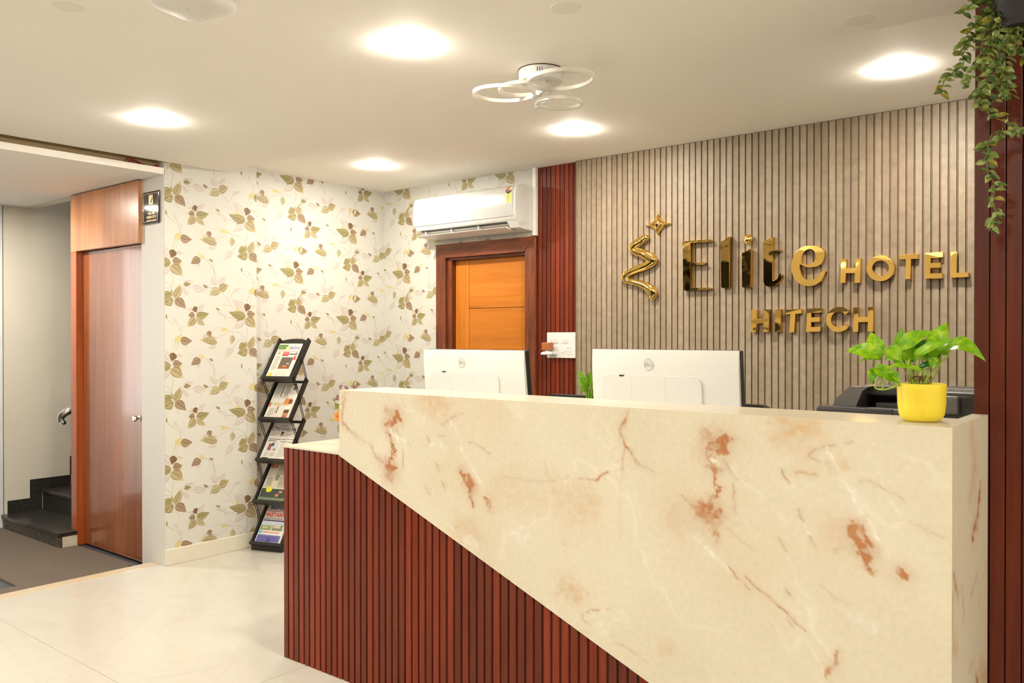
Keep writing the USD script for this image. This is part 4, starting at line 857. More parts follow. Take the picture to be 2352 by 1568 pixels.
obj('end_cheek', along_x([(ay - 0.186, zt_ - 0.245), (ay - 0.11, zt_ - 0.262), (ay - 0.10, zt_ - 0.296), (ay - 0.16, zt_ - 0.288)], ax1 - 0.085, ax1 - 0.004), M['white_satin'], acu)
obj('screw_cover', cbox(ax1, ay - 0.10, zt_ - 0.255, ax1 + 0.002, ay - 0.085, zt_ - 0.238, 0.0005), M['pale_grey'], acu)
# energy label and small print, on the panel's face
face_y = lambda z: float(np.interp(zt_ - z, [zt_ - p[1] for p in fp], [p[0] for p in fp]))
lx, lz0, lz1 = on_y(1167, 440, ay - 0.2175)[0], on_y(1167, 466, ay - 0.2175)[2], on_y(1167, 425, ay - 0.2175)[2]
lw = 0.048
parts, cols = [], []
def chip(pl, c, lift):
    m = extrude(pl, 0.0003).subdivide_to_size(0.009); v = m.vertices.copy()
    m.vertices = np.c_[lx + v[:, 0], np.array([face_y(lz0 + z) for z in v[:, 1]]) - 0.0004 - lift * 0.0004 - v[:, 2], lz0 + v[:, 1]]
    parts.append(m); cols.append(np.tile(c, (len(m.vertices), 1)))
Hh = lz1 - lz0
chip(sbox(-lw / 2, 0, lw / 2, Hh * 0.70), lin(236, 226, 90), 0)
for a0, a1, c in ((75, 180, lin(206, 60, 34)), (45, 75, lin(150, 190, 60)), (0, 45, lin(240, 236, 224))):
    chip(Polygon([(0, Hh * 0.72)] + [(0.027 * math.cos(math.radians(a)), Hh * 0.72 + 0.03 * math.sin(math.radians(a))) for a in np.linspace(a0, a1, 14)]), c, 1)
chip(Polygon([(-0.027, Hh * 0.73), (0.027, Hh * 0.73), (0.024, Hh * 0.63), (0, Hh * 0.48), (-0.024, Hh * 0.63)]), lin(48, 40, 30), 2)
for r in range(3): chip(affinity.translate(text_poly('★', 0.009, font='NotoSansSymbols2-Regular.woff2', center=True), -0.016 + 0.0085 * r, Hh * 0.76 + 0.006 * r), lin(250, 240, 220), 3)
for r, w in enumerate((0.034, 0.03, 0.036, 0.026, 0.030)): chip(sbox(-w / 2, Hh * (0.40 - 0.055 * r), w / 2, Hh * (0.425 - 0.055 * r)), lin(140, 136, 60), 3)
chip(sbox(-0.004, Hh * 0.05, 0.004, Hh * 0.13), lin(90, 84, 40), 3)
chip(sbox(-0.018, Hh * 0.67, 0.018, Hh * 0.70), lin(200, 190, 170), 3)
obj('energy_label', cat(parts), M['sticker'], acu, col=np.vstack(cols), label='yellow and red star-rating sticker')
def ac_text(txt, u, v, h):
    p = on_y(u, v, ay - 0.2175); pl = text_poly(txt, h, 1, center=True)
    m = extrude(pl, 0.0003); q = m.vertices.copy(); m.vertices = np.c_[p[0] + q[:, 0], np.array([face_y(p[2] + z) for z in q[:, 1]]) - 0.0003 - q[:, 2], p[2] + q[:, 1]]
    obj('panel_lettering', m, M['pale_grey'], acu)
ac_text('FUJITSU', 1054, 504, 0.007); ac_text('INVERTER', 1164, 492, 0.007)

# ------------------------------------------------------------------ switch plate and plug-in vaporiser
px0, px1, pz0, pz1 = on_y(1255, 790, YC - 0.02)[0], on_y(1320.5, 790, YC - 0.02)[0], on_y(1290, 822, YC - 0.02)[2], on_y(1290, 763, YC - 0.02)[2]
sw = thing('switch_plate', 'white switch and socket plate on the mahogany strip', 'switch plate', ((px0 + px1) / 2, YC - 0.01, (pz0 + pz1) / 2))
py = YC - 0.0025
obj('plate', rbox(px0, py - 0.014, pz0, px1, py, pz1, 0.004), M['white'], sw, smooth=30)
W_, H_ = px1 - px0, pz1 - pz0
for i in range(4): obj('switch', cbox(px0 + W_ * (0.13 + 0.075 * i), py - 0.018, pz0 + H_ * 0.58, px0 + W_ * (0.19 + 0.075 * i), py - 0.013, pz0 + H_ * 0.74, 0.001), M['white_satin'], sw)
for i in range(3): obj('switch', cbox(px0 + W_ * (0.54 + 0.075 * i), py - 0.018, pz0 + H_ * 0.58, px0 + W_ * (0.60 + 0.075 * i), py - 0.013, pz0 + H_ * 0.74, 0.001), M['white_satin'], sw)
def socket(fx, fz):
    s = obj('socket', cbox(px0 + W_ * (fx - 0.1), py - 0.0165, pz0 + H_ * (fz - 0.14), px0 + W_ * (fx + 0.1), py - 0.013, pz0 + H_ * (fz + 0.18), 0.001), M['white_satin'], sw)
    for dx, dz, r in ((0, 0.10, 0.0035), (-0.045, -0.03, 0.0028), (0.045, -0.03, 0.0028)):
        x, z = px0 + W_ * (fx + dx), pz0 + H_ * (fz + dz)
        obj('pin_hole', cyl((x, py - 0.0172, z), (x, py - 0.016, z), r, 10), M['black'], s)
socket(0.76, 0.27); socket(0.25, 0.27)
obj('switch', cbox(px0 + W_ * 0.55, py - 0.018, pz0 + H_ * 0.2, px0 + W_ * 0.62, py - 0.013, pz0 + H_ * 0.36, 0.001), M['white_satin'], sw)
va = on_y(1258, 797, YC - 0.06)
vp = thing('plug_in_vaporiser', 'brown and white plug-in vaporiser with a blue light on the switch plate', 'vaporiser', (va[0], YC - 0.06, va[2]))
obj('bottle', rbox(va[0] - 0.036, YC - 0.085, va[2] - 0.022, va[0] + 0.032, YC - 0.035, va[2] + 0.032, 0.006), M['amber'], vp, smooth=30)
obj('plug_body', rbox(va[0] - 0.03, YC - 0.085, va[2] - 0.052, va[0] + 0.05, YC - 0.0195, va[2] - 0.03, 0.006), M['white'], vp, smooth=30)
obj('neck', cyl((va[0], YC - 0.06, va[2] - 0.032), (va[0], YC - 0.06, va[2] - 0.02), 0.018), M['white_satin'], vp)
obj('indicator_light', trimesh.creation.icosphere(2, 0.007).apply_translation((va[0] - 0.032, YC - 0.084, va[2] - 0.043)), M['blue_led'], vp)

# ------------------------------------------------------------------ desktop computers
def monitor(label, u_tl, u_tr, tilt):
    yb = 2.80
    a, b = on_y(u_tl, 804, yb), on_y(u_tr, 806, yb)
    w, ztop = b[0] - a[0], (a[2] + b[2]) / 2
    t = thing('desktop_computer', label, 'computer', ((a[0] + b[0]) / 2, yb + 0.06, 0.76), 'desktop computers on the reception desk')
    Rm = trimesh.transformations.rotation_matrix(math.radians(tilt), (1, 0, 0), ((a[0] + b[0]) / 2, yb, ztop))
    def put(name, m, mt, par=t, smooth=False, **k):
        m.apply_transform(Rm); return obj(name, m, mt, par, smooth=smooth, **k)
    x0, x1, z0, z1 = a[0], b[0], ztop - 0.375, ztop
    # bowed back shell
    us, vs = np.linspace(0, 1, 15), np.linspace(0, 1, 11)
    G = np.array([(x0 + (x1 - x0) * u, yb + 0.012 * (abs(2 * u - 1) ** 4 + 0.0) + 0.010 * abs(2 * v - 1) ** 4, z0 + (z1 - z0) * v) for u in us for v in vs])
    hull = trimesh.convex.convex_hull(np.vstack([G, [(x, yb + 0.026, z) for x in (x0, x1) for z in (z0, z1)]]))
    sh = put('back_shell', hull, M['white_satin'], smooth=20)
    put('bezel', cbox(x0 + 0.0005, yb + 0.0262, z0, x1 + 0.003, yb + 0.052, z1 - 0.001, 0.002), M['black'])
    put('screen', box(x0 + 0.012, yb + 0.0521, z0 + 0.03, x1 - 0.01, yb + 0.0526, z1 - 0.014), M['screen'])
    cx = (x0 + x1) / 2; hx0, hx1, hz1, hz0 = x0 + 0.058 * w / 0.6, x1 - 0.13 * w / 0.6, ztop - 0.098, z0 + 0.02
    pl = sbox(hx0, hz0, hx1, hz1).buffer(-0.03).buffer(0.03)
    put('hatch_gap', wall_shape(pl.difference(pl.buffer(-0.0035)), yb + 0.0025, 0.005), M['pale_grey'], sh)
    put('service_hatch', wall_shape(pl.buffer(-0.0035), yb + 0.003, 0.0075), M['white_satin'], sh, smooth=30)
    put('vent_slot', box(hx0 + 0.075, yb - 0.0049, hz1 - 0.0025, hx0 + 0.095, yb + 0.001, hz1 + 0.002), M['ink'], sh)
    for f in (0.30, 0.645): put('seam', box(hx0 + (hx1 - hx0) * f, yb - 0.0049, hz0, hx0 + (hx1 - hx0) * f + 0.0012, yb + 0.001, hz1 - 0.0035), M['pale_grey'], sh)
    o = Polygon([(0.019 * math.cos(q), 0.0225 * math.sin(q)) for q in np.linspace(0, 2 * np.pi, 40)])
    lg = unary_union([o.difference(o.buffer(-0.0022)), affinity.translate(text_poly('DELL', 0.0085, 1, center=True), 0, -0.004)])
    put('logo', wall_shape(affinity.translate(lg, cx - 0.045 * w / 0.6, ztop - 0.052), yb + 0.001, 0.0018), M['logo_grey'], sh)
    obj('stand', cat([cbox(cx - 0.05, yb + 0.035, 0.775, cx + 0.05, yb + 0.05, ztop - 0.3, 0.003)]), M['white_satin'], t)
    obj('stand_foot', cbox(cx - 0.13, yb - 0.05, 0.7602, cx + 0.13, yb + 0.15, 0.775, 0.004), M['white_satin'], t)
monitor('white desktop computer in front of the orange door, seen from behind', 966, 1196.5, 6.5)
monitor('white desktop computer in front of the grey slats, seen from behind', 1354, 1691.5, 5.0)

# ------------------------------------------------------------------ office chairs behind the desk
def chair(x0, x1, zt, label):
    cx, cy = (x0 + x1) / 2, 3.55
    t = thing('office_chair', label, 'chair', (cx, cy, 0), 'office chairs behind the counter')
    pl = sbox(x0, 0.62, x1, zt).buffer(-0.05).buffer(0.05)
    m = wall_shape(pl, cy - 0.05, 0.03)
    m2 = pl.difference(pl.buffer(-0.028))
    obj('back_frame', wall_shape(m2, cy - 0.045, 0.042), M['black'], t, smooth=30)
    obj('back_mesh', wall_shape(pl.buffer(-0.02), cy - 0.055, 0.018), M['fabric'], t)
    obj('seat', rbox(cx - 0.24, cy - 0.56, 0.44, cx + 0.24, cy - 0.07, 0.52, 0.03), M['fabric'], t, smooth=30)
    obj('back_stem', tube(smooth_path([(cx, cy - 0.3, 0.43), (cx, cy - 0.02, 0.45), (cx, cy - 0.03, 0.70)], 20), 0.02), M['black'], t, smooth=True)
    obj('gas_lift', cyl((cx, cy - 0.3, 0.10), (cx, cy - 0.3, 0.44), 0.025), M['black'], t, smooth=40)
    for k in range(5):
        a = 2 * math.pi * k / 5 + 0.3; e = np.array([cx + 0.28 * math.cos(a), cy - 0.3 + 0.28 * math.sin(a), 0.065])
        leg = obj('base_arm', tube([(cx, cy - 0.3, 0.11), e + (0, 0, 0.01)], [0.022, 0.014]), M['black'], t, smooth=True)
        obj('castor', cyl(e + (0.012, 0, -0.035), e + (-0.012, 0, -0.035), 0.03), M['black'], leg, smooth=40)
c1 = on_y(1258, 903, 3.5); c2 = on_y(1777, 926, 3.5)
chair(c1[0], c1[0] + 0.46, c1[2], 'black office chair showing between the two computers')
chair(c2[0] - 0.46, c2[0], c2[2] - 0.008, 'black office chair showing between the right computer and the printer')

# ------------------------------------------------------------------ printer
py0, py1 = 2.86, 3.14
qa, qb = on_y(1876, 935, py0), on_y(2235, 890, py0 + 0.1)
x0, x1 = qa[0], -0.50
zl, ztp = on_y(1876, 931, py0)[2], on_y(1990, 886, py0 + 0.16)[2]
pn = thing('printer', 'black multifunction printer behind the potted plant', 'printer', ((x0 + x1) / 2, 3.0, 0.76))
obj('base', rbox(x0 + 0.01, py0 + 0.01, 0.7602, x1, py1, zl - 0.045, 0.012), M['printer'], pn, smooth=30)
obj('front_lip', rbox(x0, py0 - 0.01, zl - 0.044, x1 - 0.0, py0 + 0.06, zl, 0.01), M['printer'], pn, smooth=30)
obj('lip_catch', rbox(x0 + 0.155, py0 - 0.014, zl - 0.03, x0 + 0.245, py0 + 0.04, zl + 0.0015, 0.006), M['printer'], pn, smooth=30)
xl0, xl1 = on_y(1920, 900, py0 + 0.1)[0], on_y(1975, 890, py0 + 0.1)[0]
obj('deck', rbox(x0 + 0.02, py0 + 0.055, zl - 0.044, x1, py1, zl - 0.012, 0.006), M['black'], pn, smooth=30)
arm = Polygon([(x0 + 0.03, zl - 0.012), (xl0 + 0.01, zl + 0.02), (xl0 + 0.055, ztp), (xl1 + 0.04, ztp + 0.003), (xl1 + 0.02, ztp - 0.012), (xl1 - 0.005, zl - 0.012)])
m = wall_shape(arm, py1, py1 - py0 - 0.06); obj('left_arm', m, M['printer_light'], pn, smooth=25)
obj('top_bar', rbox(xl1 - 0.01, py0 + 0.12, ztp - 0.03, x1, py1, ztp + 0.003, 0.008), M['printer'], pn, smooth=30)
obj('tray_back', box(xl1 - 0.01, py1 - 0.05, zl - 0.012, x1, py1 - 0.01, ztp - 0.02), M['black'], pn)
obj('paper_stop', rbox(xl1 + 0.05, py0 + 0.1, zl - 0.013, xl1 + 0.14, py0 + 0.2, zl + 0.012, 0.005), M['printer'], pn, smooth=30)
xr0, xr1 = on_y(2140, 900, py0)[0], on_y(2208, 900, py0)[0]
obj('right_block', rbox(xr0, py0 - 0.012, zl - 0.02, x1 - 0.002, py1, ztp + 0.0, 0.018), M['printer'], pn, smooth=30)
obj('control_panel', rbox(xr0 - 0.004, py0 - 0.03, zl - 0.005, xr1, py0 + 0.05, ztp - 0.012, 0.008), M['printer_light'], pn, smooth=30)

# ------------------------------------------------------------------ leaves and plants
def leaf_mesh(B, T, W, N, cup=0.15, arch=0.15, twist=0.0, nt=10, ns=4, heart=True, thick=0.0):
    B, T, N = (np.asarray(q, float) for q in (B, T, N))
    ax = T - B; L = np.linalg.norm(ax); ax = ax / L
    N = N - ax * (N @ ax); N /= np.linalg.norm(N) + 1e-9
    S = np.cross(ax, N)
    t = np.linspace(0, 1, nt + 1)
    prof = np.sin(np.pi * t ** (0.62 if heart else 0.85)) ** 0.85 * (1 - 0.25 * t ** 2) if heart else np.sin(np.pi * t ** 0.9) ** 0.9
    prof[-1] = 0.0; prof[0] = 0.12
    V = []
    for i, ti in enumerate(t):
        tw = twist * (ti - 0.3)
        s_ = S * math.cos(tw) + N * math.sin(tw); n_ = N * math.cos(tw) - S * math.sin(tw)
        lobe = -0.10 * L if (heart and ti < 0.12) else 0.0
        for s in np.linspace(-1, 1, 2 * ns + 1):
            V.append(B + ax * (L * ti + lobe * abs(s)) + s_ * (s * prof[i] * W / 2) + n_ * (cup * W * (abs(s) ** 1.4) * prof[i] + arch * L * math.sin(math.pi * ti) - 0.02 * W * (abs(s) < 0.1)))
    m = 2 * ns + 1; F = []
    for i in range(nt):
        for j in range(m - 1):
            a, b = i * m + j, (i + 1) * m + j
            F += [(a, b, a + 1), (a + 1, b, b + 1)]
    return trimesh.Trimesh(V, F, process=False)

pc = np.array([-0.573, 2.425, CZ])
pt = thing('potted_pothos', 'bright green leafy pothos in a plain yellow pot on the counter', 'potted plant', pc)
obj('pot', lathe([(0, 0.0), (0.040, 0.0), (0.049, 0.006), (0.0555, 0.02), (0.0585, 0.045), (0.0600, 0.099), (0.0585, 0.1005), (0.0565, 0.099), (0.0550, 0.05), (0, 0.045)], pc, 48), M['yellow_pot'], pt, smooth=40)
so_ = lathe([(0, 0.088), (0.03, 0.091), (0.0562, 0.086), (0.0562, 0.070), (0, 0.07)], pc, 24)
obj('soil', so_, M['soil'], pt, smooth=60)
Zp = lambda x, y, dy=0.0: on_y(1840 + x / 5.113, 720 + y / 5.113, pc[1] + dy)
toCam = (EYE - pc) / np.linalg.norm(EYE - pc)
PL = [  # base, tip (zoomed picture), depth offsets of base and tip, width, normal lift, material, cup, arch
 (1180,395,1540,205,0.0,0.02,200,0.9,0,.10,.10),(1140,385,1186,160,0.03,0.04,100,0.2,1,.10,.05),(1545,430,1712,100,0.03,0.05,200,0.1,0,.12,.12),
 (1660,400,2172,565,0.0,-0.02,205,0.9,1,.12,.28),(905,500,818,212,0.0,0.02,190,0.1,0,.10,.10),(915,480,516,440,-0.02,-0.03,180,0.5,0,.12,.14),
 (920,545,668,572,-0.03,-0.05,95,2.5,1,.20,.10),(1165,430,985,545,-0.02,-0.03,175,0.3,1,.12,.10),(1060,400,1175,560,-0.03,-0.04,150,0.2,0,.10,.12),(1255,630,998,642,-0.04,-0.06,90,1.6,0,.12,.10),(1230,622,1450,690,-0.04,-0.06,70,1.6,0,.12,.05),
 (885,665,812,828,-0.03,-0.05,120,0.3,1,.20,.30),(885,640,1165,832,-0.04,-0.05,150,0.6,0,.15,.12),(1330,500,1515,285,0.02,0.03,150,0.2,2,.10,.05),(1560,440,1530,575,0.01,0.0,130,0.3,2,.12,.10),
 (1385,465,1745,330,-0.03,-0.04,140,0.9,0,.10,.06),(1400,625,1615,575,0.0,-0.01,80,0.8,2,.12,.05),(1640,470,1700,340,0.03,0.04,150,0.3,1,.10,.10),(1280,560,1180,380,0.03,0.03,150,0.2,2,.10,.05),(1440,420,1330,560,0.0,-0.01,110,0.3,1,.10,.05),(1060,690,1165,815,-0.05,-0.06,90,0.6,1,.2,.1),(1320,430,1230,250,0.04,0.05,150,0.2,1,.08,.08),(1500,520,1420,330,0.02,0.03,150,0.3,0,.1,.08),(1180,560,1060,420,-0.01,-0.02,140,0.3,1,.12,.1),(1480,560,1640,430,0.0,0.0,130,0.5,0,.12,.1),(1250,520,1330,360,0.01,0.01,140,0.2,0,.1,.08),(870,470,830,330,0.01,0.02,120,0.2,1,.12,.1),(1100,760,960,700,-0.05,-0.06,110,0.7,0,.15,.12),(1580,600,1490,520,-0.01,-0.02,120,0.4,1,.12,.1)]
upv = np.array([0, 0, 1.0])
for bx, by, tx, ty, d0, d1, w, nl, mi, cup, arch in PL:
    B, T = Zp(bx, by, d0), Zp(tx, ty, d1)
    obj('leaf', leaf_mesh(B, T, w / 5.113 * 0.00140, toCam + upv * nl, cup, arch, 0.15 * math.sin(bx), 12, 4), M['pothos'][mi], pt, smooth=True)
PS = [[(1330,840,0),(1250,620,0.0),(1190,400,0.0)],[(1340,840,.01),(1270,600,.02),(1150,390,.03)],[(1390,840,.01),(1440,640,.02),(1550,430,.03)],[(1440,840,0),(1560,660,0),(1660,560,0),(1730,490,0),(1690,410,0)],
      [(1300,840,-.02),(1120,850,-.045),(960,892,-.05),(870,870,-.05),(905,760,-.045),(945,700,-.04),(880,600,-.03),(910,500,-.01)],[(1120,855,-.045),(1000,760,-.045),(880,640,-.04)],[(1320,830,0),(1230,700,-.02),(1160,440,-.02)],
      [(1350,840,0),(1290,600,-.01),(1270,540,-.03),(1255,630,-.04)],[(1370,840,0),(1380,650,0),(1410,470,-.03)],[(1400,840,.02),(1350,650,.02),(1320,500,.02)],[(1420,840,.02),(1500,640,.01),(1560,450,.01)],[(960,892,-.05),(945,780,-.05),(885,665,-.03)],[(1410,840,0),(1480,740,0),(1470,640,0)],[(1460,840,.02),(1620,640,.03),(1640,470,.03)]]
for s in PS:
    obj('stem', tube(smooth_path([Zp(x, y, d) for x, y, d in s], 24), 0.0022, 6), M['pothos_stem'], pt, smooth=True)
rr = random.Random(5)
roots = []
for k in range(14):
    x = 1290 + rr.random() * 250; roots.append(tube(smooth_path([Zp(x, 845, rr.uniform(-.02, .03)), Zp(x + rr.uniform(-40, 40), 790 - rr.random() * 60, 0), Zp(x + rr.uniform(-70, 70), 720 + rr.random() * 60, 0)], 8), 0.0012, 4))
obj('dry_roots', cat(roots), M['root'], pt, kind='stuff')

# hanging artificial vine, top right
Zv = lambda x, y, dy=0.0: on_y(2100 + x / 2.8, y / 2.8, 2.62 + dy)
hc = on_y(2345, 40, 2.60)
hv = thing('hanging_vine', 'artificial trailing vine in a dark pot hanging on the mahogany column', 'hanging plant', hc)
obj('pot', lathe([(0, 0.0), (0.055, 0.0), (0.07, 0.11), (0.078, 0.112), (0.078, 0.125), (0.066, 0.125), (0.06, 0.1), (0, 0.1)], hc - np.array([0, 0, 0.03]), 32), M['dark_pot'], hv, smooth=40)
obj('hook', tube(smooth_path([hc + (0, 0.08, 0.06), hc + (0, 0.14, 0.10), hc + (0, 0.152, 0.06)], 12), 0.004), M['black_metal'], hv, smooth=True)
VS = [[(640,30,0),(590,90,-.03),(565,180,-.03),(575,330,-.02),(572,450,-.02),(480,590,-.02),(410,680,-.02),(440,700,-.02)],
      [(572,440,-.02),(560,560,.0),(500,660,0),(470,700,.0),(530,760,0),(610,800,0),(660,850,0),(690,860,0)],
      [(570,820,.0),(545,880,.01),(490,920,.01),(430,945,.01)],[(500,860,.02),(480,920,.02),(472,1010,.02),(478,1120,.02),(520,1200,.02),(505,1270,.02),(522,1370,.02),(500,1440,.02),(480,1495,.02)],
      [(600,20,0),(500,60,-.03),(420,120,-.04),(345,220,-.04),(300,320,-.04),(315,420,-.03),(225,480,-.04),(180,560,-.04),(165,615,-.04)],
      [(600,40,0),(480,160,-.05),(440,260,-.05),(420,380,-.05),(380,470,-.05),(345,560,-.05)],[(620,40,0),(520,150,-.04),(500,280,-.04),(520,400,-.04),(470,500,-.04),(430,580,-.04),(390,620,-.04)],
      [(640,60,.01),(610,200,-.02),(650,300,-.02),(700,370,-.02),(760,400,-.02)],[(600,20,0),(450,20,-.03),(350,40,-.05),(306,90,-.05)],[(660,60,0),(640,160,-.04),(600,260,-.05),(540,330,-.05),(500,420,-.05)],[(680,40,.0),(700,160,-.03),(680,270,-.04),(640,340,-.03)],
      [(640,20,0),(560,60,-.05),(540,200,-.06),(470,320,-.06),(430,420,-.06)],[(572,440,-.02),(590,520,-.01),(610,600,-.01),(620,640,-.01)],[(600,30,-.02),(470,90,-.02),(400,200,-.01),(340,300,-.01),(310,360,-.02)]]
rr = random.Random(17)
nleaf, rest = 0, []
for si, s in enumerate(VS):
    p = smooth_path([Zv(x, y, d) for x, y, d in s], 60)
    obj('stem', tube(p[::2], 0.0013 if si else 0.0022, 5), M['vine_stem'], hv, smooth=True)
    seg = np.r_[0, np.cumsum(np.linalg.norm(np.diff(p, axis=0), axis=1))]
    step = 0.0125
    for d in np.arange(0.01, seg[-1], step):
        i = min(np.searchsorted(seg, d), 58)
        dirn = p[i + 1] - p[i]; dirn /= np.linalg.norm(dirn) + 1e-9
        for side in ((-1, 1) if rr.random() < 0.72 else (rr.choice((-1, 1)),)):
            out = RIGHT * side * rr.uniform(0.5, 1.0) + upv * rr.uniform(-0.55, 0.45) - FWD * rr.uniform(-0.2, 0.7) + dirn * 0.5
            out /= np.linalg.norm(out); L = rr.uniform(0.021, 0.035)
            nrm = -FWD + upv * rr.uniform(-0.2, 0.9) + RIGHT * rr.uniform(-0.7, 0.7)
            left = Zv(330, 300)[0] > p[i][0]
            mi = rr.choices((0, 1, 2, 3), (4, 3, 2.2, 3.2 if (si in (4, 5, 2, 13) ) else 0.9))[0]
            lm = leaf_mesh(p[i], p[i] + out * L, L * rr.uniform(0.42, 0.6), nrm, 0.16, rr.uniform(0.02, 0.22), rr.uniform(-0.5, 0.5), 6, 2, heart=False)
            nleaf += 1
            if nleaf % 4 and nleaf < 396: obj('leaf', lm, M['vine'][mi], hv, smooth=True)
            else: rest.append(lm)
obj('small_leaves', cat(rest), M['vine'][2], hv, smooth=True, kind='stuff')

# small leafy plant behind the right computer
bp = on_y(1350, 905, 3.02); bp = np.array([bp[0], 3.02, 0.76])
bb = thing('small_green_plant', 'small upright green plant beside the right computer', 'potted plant', bp)
obj('pot', lathe([(0, 0.0), (0.04, 0.0), (0.05, 0.3), (0.046, 0.3), (0.042, 0.26), (0, 0.26)], bp, 24), M['white'], bb, smooth=40)
Zq = lambda u, v, dy=0: on_y(u, v, 3.02 + dy)
for (u0, v0, u1, v1, w) in ((1352,895,1326,850,15),(1350,900,1328,872,14),(1354,890,1338,862,12),(1356,885,1350,850,12),(1352,905,1332,893,7),(1362,890,1372,856,14),(1366,895,1384,870,13)):
    obj('leaf', leaf_mesh(Zq(u0, v0), Zq(u1, v1, -0.02), w * 0.0021, -FWD + upv * 0.6, 0.15, 0.12, 0.1, 8, 2, heart=False), M['bamboo'], bb, smooth=True)
for u in (1348, 1354, 1360): obj('stem', tube([(bp[0] + (u - 1354) * 0.001, 3.02, 1.0), Zq(u, 893)], 0.005, 8), M['bamboo'], bb, smooth=True)

# flower arrangement behind the marble end
fv = np.array([-3.045, 2.56, LZ])
fb = thing('flower_arrangement', 'orange and mauve flowers in a vase peeking past the marble end', 'flower arrangement', fv)
obj('vase', lathe([(0, 0), (0.035, 0), (0.045, 0.05), (0.03, 0.10), (0.034, 0.112), (0.028, 0.112), (0.024, 0.10), (0, 0.09)], fv, 24), M['vase'], fb, smooth=40)
rr = random.Random(9)
def cluster(name, c, r, n, pr, mt, flat_=1.0):
    ms = []
    for k in range(n):
        d = np.array([rr.gauss(0, 1) for _ in range(3)]); d /= np.linalg.norm(d)
        q = c + d * r * rr.uniform(0.5, 1.0) * np.array([1, 1, flat_])
        for s in range(5):
            a = s * 1.2566 + rr.random(); e = np.array([math.cos(a), rr.uniform(-.4, .4), math.sin(a)])
            ms.append(leaf_mesh(q, q + e * pr, pr * 0.8, -FWD, 0.1, 0.1, 0, 3, 1, heart=False))
    obj(name, cat(ms), mt, fb, smooth=True)
Zf = lambda u, v: on_y(u, v, 2.56)
for u, v in ((772,955),(782,948),(790,962),(779,962)): cluster('orange_blossom', Zf(u, v), 0.012, 7, 0.010, M['flower'][0])
for u, v in ((774,932),(783,938),(792,930)): cluster('green_sprig', Zf(u, v), 0.012, 6, 0.010, M['flower'][2])
for u, v in ((783,889),(797,889),(812,888),(776,912),(770,918)): cluster('mauve_berries', Zf(u, v), 0.010, 6, 0.006, M['flower'][1])
for u, v in ((772,955),(790,962),(783,889),(797,889),(812,888),(774,932),(776,912)): obj('stem', tube(smooth_path([fv + (0, 0, 0.10), (fv + (0, 0, 0.13)) * 0.5 + Zf(u, v) * 0.5, Zf(u, v)], 10), 0.0015, 5), M['vine_stem'], fb, smooth=True)

# ------------------------------------------------------------------ newspaper rack and papers
wd, bk = np.array([math.cos(math.radians(19)), math.sin(math.radians(19)), 0]), np.array([-math.sin(math.radians(19)), math.cos(math.radians(19)), 0])
r0 = on_z(575, 1262, 0.0) + wd * 0.012
rk = thing('newspaper_rack', 'black folding five-tier newspaper rack against the wallpapered wall', 'rack', r0)
WID, LEAN, RISE, STEP, TIER = 0.236, 0.200, 0.268, 0.032, 0.2785
def rp_(i, a, s, n=0.0):
    """tier i from the bottom; a: across 0..1, s: up the slope 0..1, n: out of the tray"""
    up_ = bk * LEAN + upv * RISE; nrm = np.cross(wd, up_); nrm /= np.linalg.norm(nrm)
    return r0 + bk * (0.012 + STEP * i) + upv * (0.035 + TIER * i) + wd * WID * a + up_ * s + nrm * n
def bar(p, q, w, mat_=None):
    d = q - p; L = np.linalg.norm(d)
    m = cbox(-w / 2, -w / 2, 0, w / 2, w / 2, L, 0.0015)
    z = d / L; x = wd - z * (wd @ z); x /= np.linalg.norm(x); y = np.cross(z, x)
    m.vertices = p + m.vertices @ np.array([x, y, z]); return m
def slab(i, a0, a1, s0, s1, n0, n1):
    P = np.array([rp_(i, a, s, n) for a in (a0, a1) for s in (s0, s1) for n in (n0, n1)])
    return trimesh.convex.convex_hull(P)
base = trimesh.convex.convex_hull(np.array([r0 + wd * WID * a + bk * b + upv * z for a in (-0.02, 1.02) for b in (0.0, 0.215) for z in (0.001, 0.032)]))
obj('base', base, M['black_metal'], rk)
for i in range(5):
    tr = obj('tray', slab(i, 0, 1, 0, 1, -0.006, 0.0), M['black_metal'], rk)
    obj('side_rail', slab(i, -0.03, 0.02, -0.01, 1.02, -0.008, 0.030), M['black_metal'], tr)
    obj('side_rail', slab(i, 0.98, 1.03, -0.01, 1.02, -0.008, 0.030), M['black_metal'], tr)
    obj('front_lip', slab(i, -0.03, 1.03, -0.03, 0.03, -0.006, 0.036), M['black_metal'], tr)
    if i == 4:
        cr = trimesh.convex.convex_hull(np.array([rp_(4, a, 1.0 + 0.06 * math.sin(math.pi * a), n) for a in np.linspace(0, 1, 9) for n in (-0.006, 0.004)] + [rp_(4, a, 0.93, n) for a in (0, 1) for n in (-0.006, 0.004)]))
        obj('curved_crest', cr, M['black_metal'], tr)
    if i < 4:
        for a in (-0.045, 1.045):
            for off in (0.0, 0.055):
                obj('link_wire', tube([rp_(i + 1, a, 0.0 + off, 0.012), rp_(i, a, 0.50 + off, 0.012)], 0.0026, 6), M['black_metal'], rk, smooth=True)
                obj('link_wire', tube([rp_(i + 1, a, 0.47 + off, 0.012), rp_(i, a, 0.93 + off, 0.012)], 0.0026, 6), M['black_metal'], rk, smooth=True)
